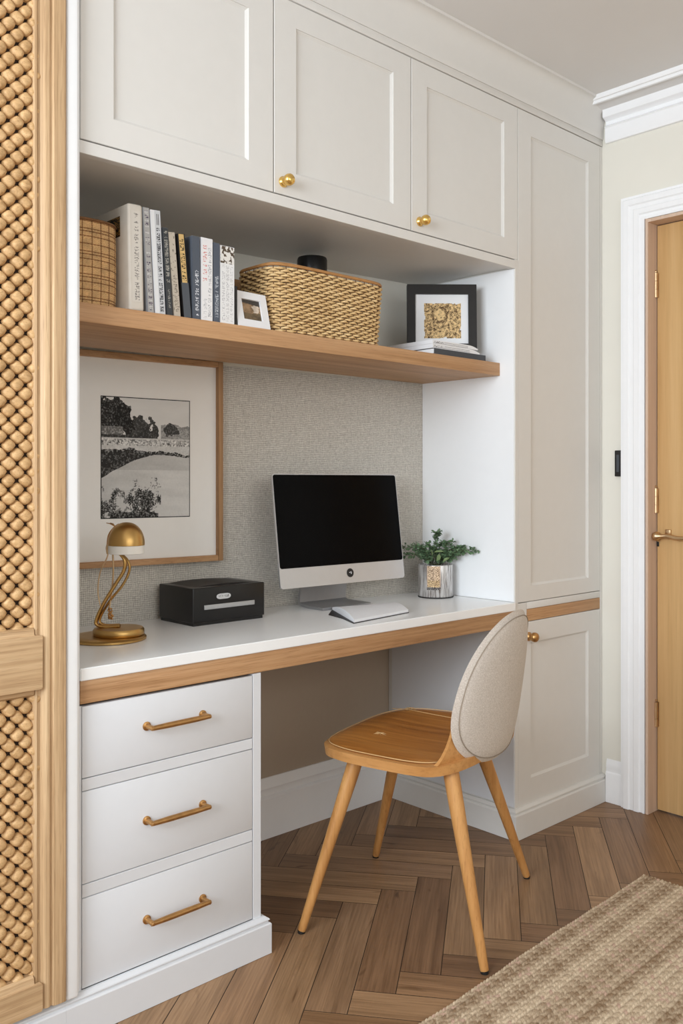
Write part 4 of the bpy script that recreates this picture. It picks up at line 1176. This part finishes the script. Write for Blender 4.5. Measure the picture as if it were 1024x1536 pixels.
# ------------------------------------------------------------------ rug
def make_rug():
    X0, X1, Y0, Y1 = -1.72, 0, -1.30, 0     # local, the far right corner at the origin
    st = .0027; nx = int((X1-X0)/st); ny = int((Y1-Y0)/st)
    xs = np.linspace(X0, X1, nx+1); ys = np.linspace(Y0, Y1, ny+1); Xg, Yg = np.meshgrid(xs, ys)
    pitch = .0108; row = np.floor(Yg/pitch); fy = Yg/pitch-row
    px = .0112; ph = (row % 2)*.5; slant = (fy-.5)*.9*np.where(row % 2 == 0, 1, -1)
    q = Xg/px+ph+slant
    h = np.abs(np.sin(math.pi*fy))**.6*(.35+.65*np.abs(np.sin(math.pi*q))**.7)
    rng = np.random.default_rng(2)
    z = .004+.0062*h+.0006*rng.random(h.shape)
    edge = np.minimum(np.minimum(Xg-X0, X1-Xg), np.minimum(Yg-Y0, Y1-Yg)); z *= np.clip(edge/.008+.3, .3, 1)
    wob = .0022*np.sin(Xg*9)+.001*np.sin(Xg*37)
    Yw = Yg+np.where(Yg > Y1-.02, wob, 0)
    verts = np.stack([Xg, Yw, z], -1).reshape(-1, 3)
    i = np.arange(nx); j = np.arange(ny); I, J = np.meshgrid(i, j); a = J*(nx+1)+I
    quads = np.stack([a, a+1, a+nx+2, a+nx+1], -1).reshape(-1, 4)
    me = bpy.data.meshes.new('jute_rug'); me.vertices.add(len(verts)); me.vertices.foreach_set('co', verts.astype(np.float32).ravel())
    me.loops.add(len(quads)*4); me.loops.foreach_set('vertex_index', quads.astype(np.int32).ravel())
    me.polygons.add(len(quads)); me.polygons.foreach_set('loop_start', np.arange(0, len(quads)*4, 4, dtype=np.int32))
    me.update(calc_edges=True); me.validate()
    me.polygons.foreach_set('use_smooth', [True]*len(me.polygons))
    ca = me.color_attributes.new('Col', 'FLOAT_COLOR', 'POINT')
    rr = row.astype(int); rc_ = np.random.default_rng(5)
    lo = np.array(S(146, 121, 95)); hi = np.array(S(228, 210, 184)); pk = np.array(S(206, 176, 158))
    tone = rc_.random(400); band = np.clip(.6+.35*np.sin(ys*38)+.25*np.sin(ys*91+1), 0, 1)
    k = np.clip(.55*band[:, None]+.45*tone[(rr-rr.min()) % 400]+.25*(rng.random(h.shape)-.5), 0, 1)
    bead = (np.floor(q).astype(int)*7919+rr*104729) % 97/97.0
    k = np.clip(k+.6*(bead-.5), 0, 1)
    c = lo[None, None]*(1-k[..., None])+hi[None, None]*k[..., None]
    pm = ((bead > .86) & (tone[(rr-rr.min()) % 400] > .5))[..., None]; c = np.where(pm, pk, c)
    col = np.concatenate([c, np.ones(c.shape[:2]+(1,))], -1).reshape(-1, 4).astype(np.float32)
    ca.data.foreach_set('color', col.ravel())
    me.materials.append(M['rug'])
    o = bpy.data.objects.new('jute_rug', me); scn.collection.objects.link(o)
    o.location = (2.372, -.408, .0012); o.rotation_euler = (0, 0, R(2.4))
    tag(o, 'chunky braided beige jute rug on the herringbone floor', 'rug')
make_rug()

# ------------------------------------------------------------------ wall switch by the architrave
sw_ = thing('wall_switch', 'small black switch plate on the wall beside the door architrave', 'switch', (XW-.0005, -.0665, 1.182))
bm = bm_new(); box(bm, (-.010, -.013, -.045), (0, .013, .045), .002); obj('plate', bm, M['blackm'], sw_, 30)
bm = bm_new(); box(bm, (-.0125, -.005, -.030), (-.0101, .005, .030), .001); obj('rocker', bm, M['slated'], sw_, 30)
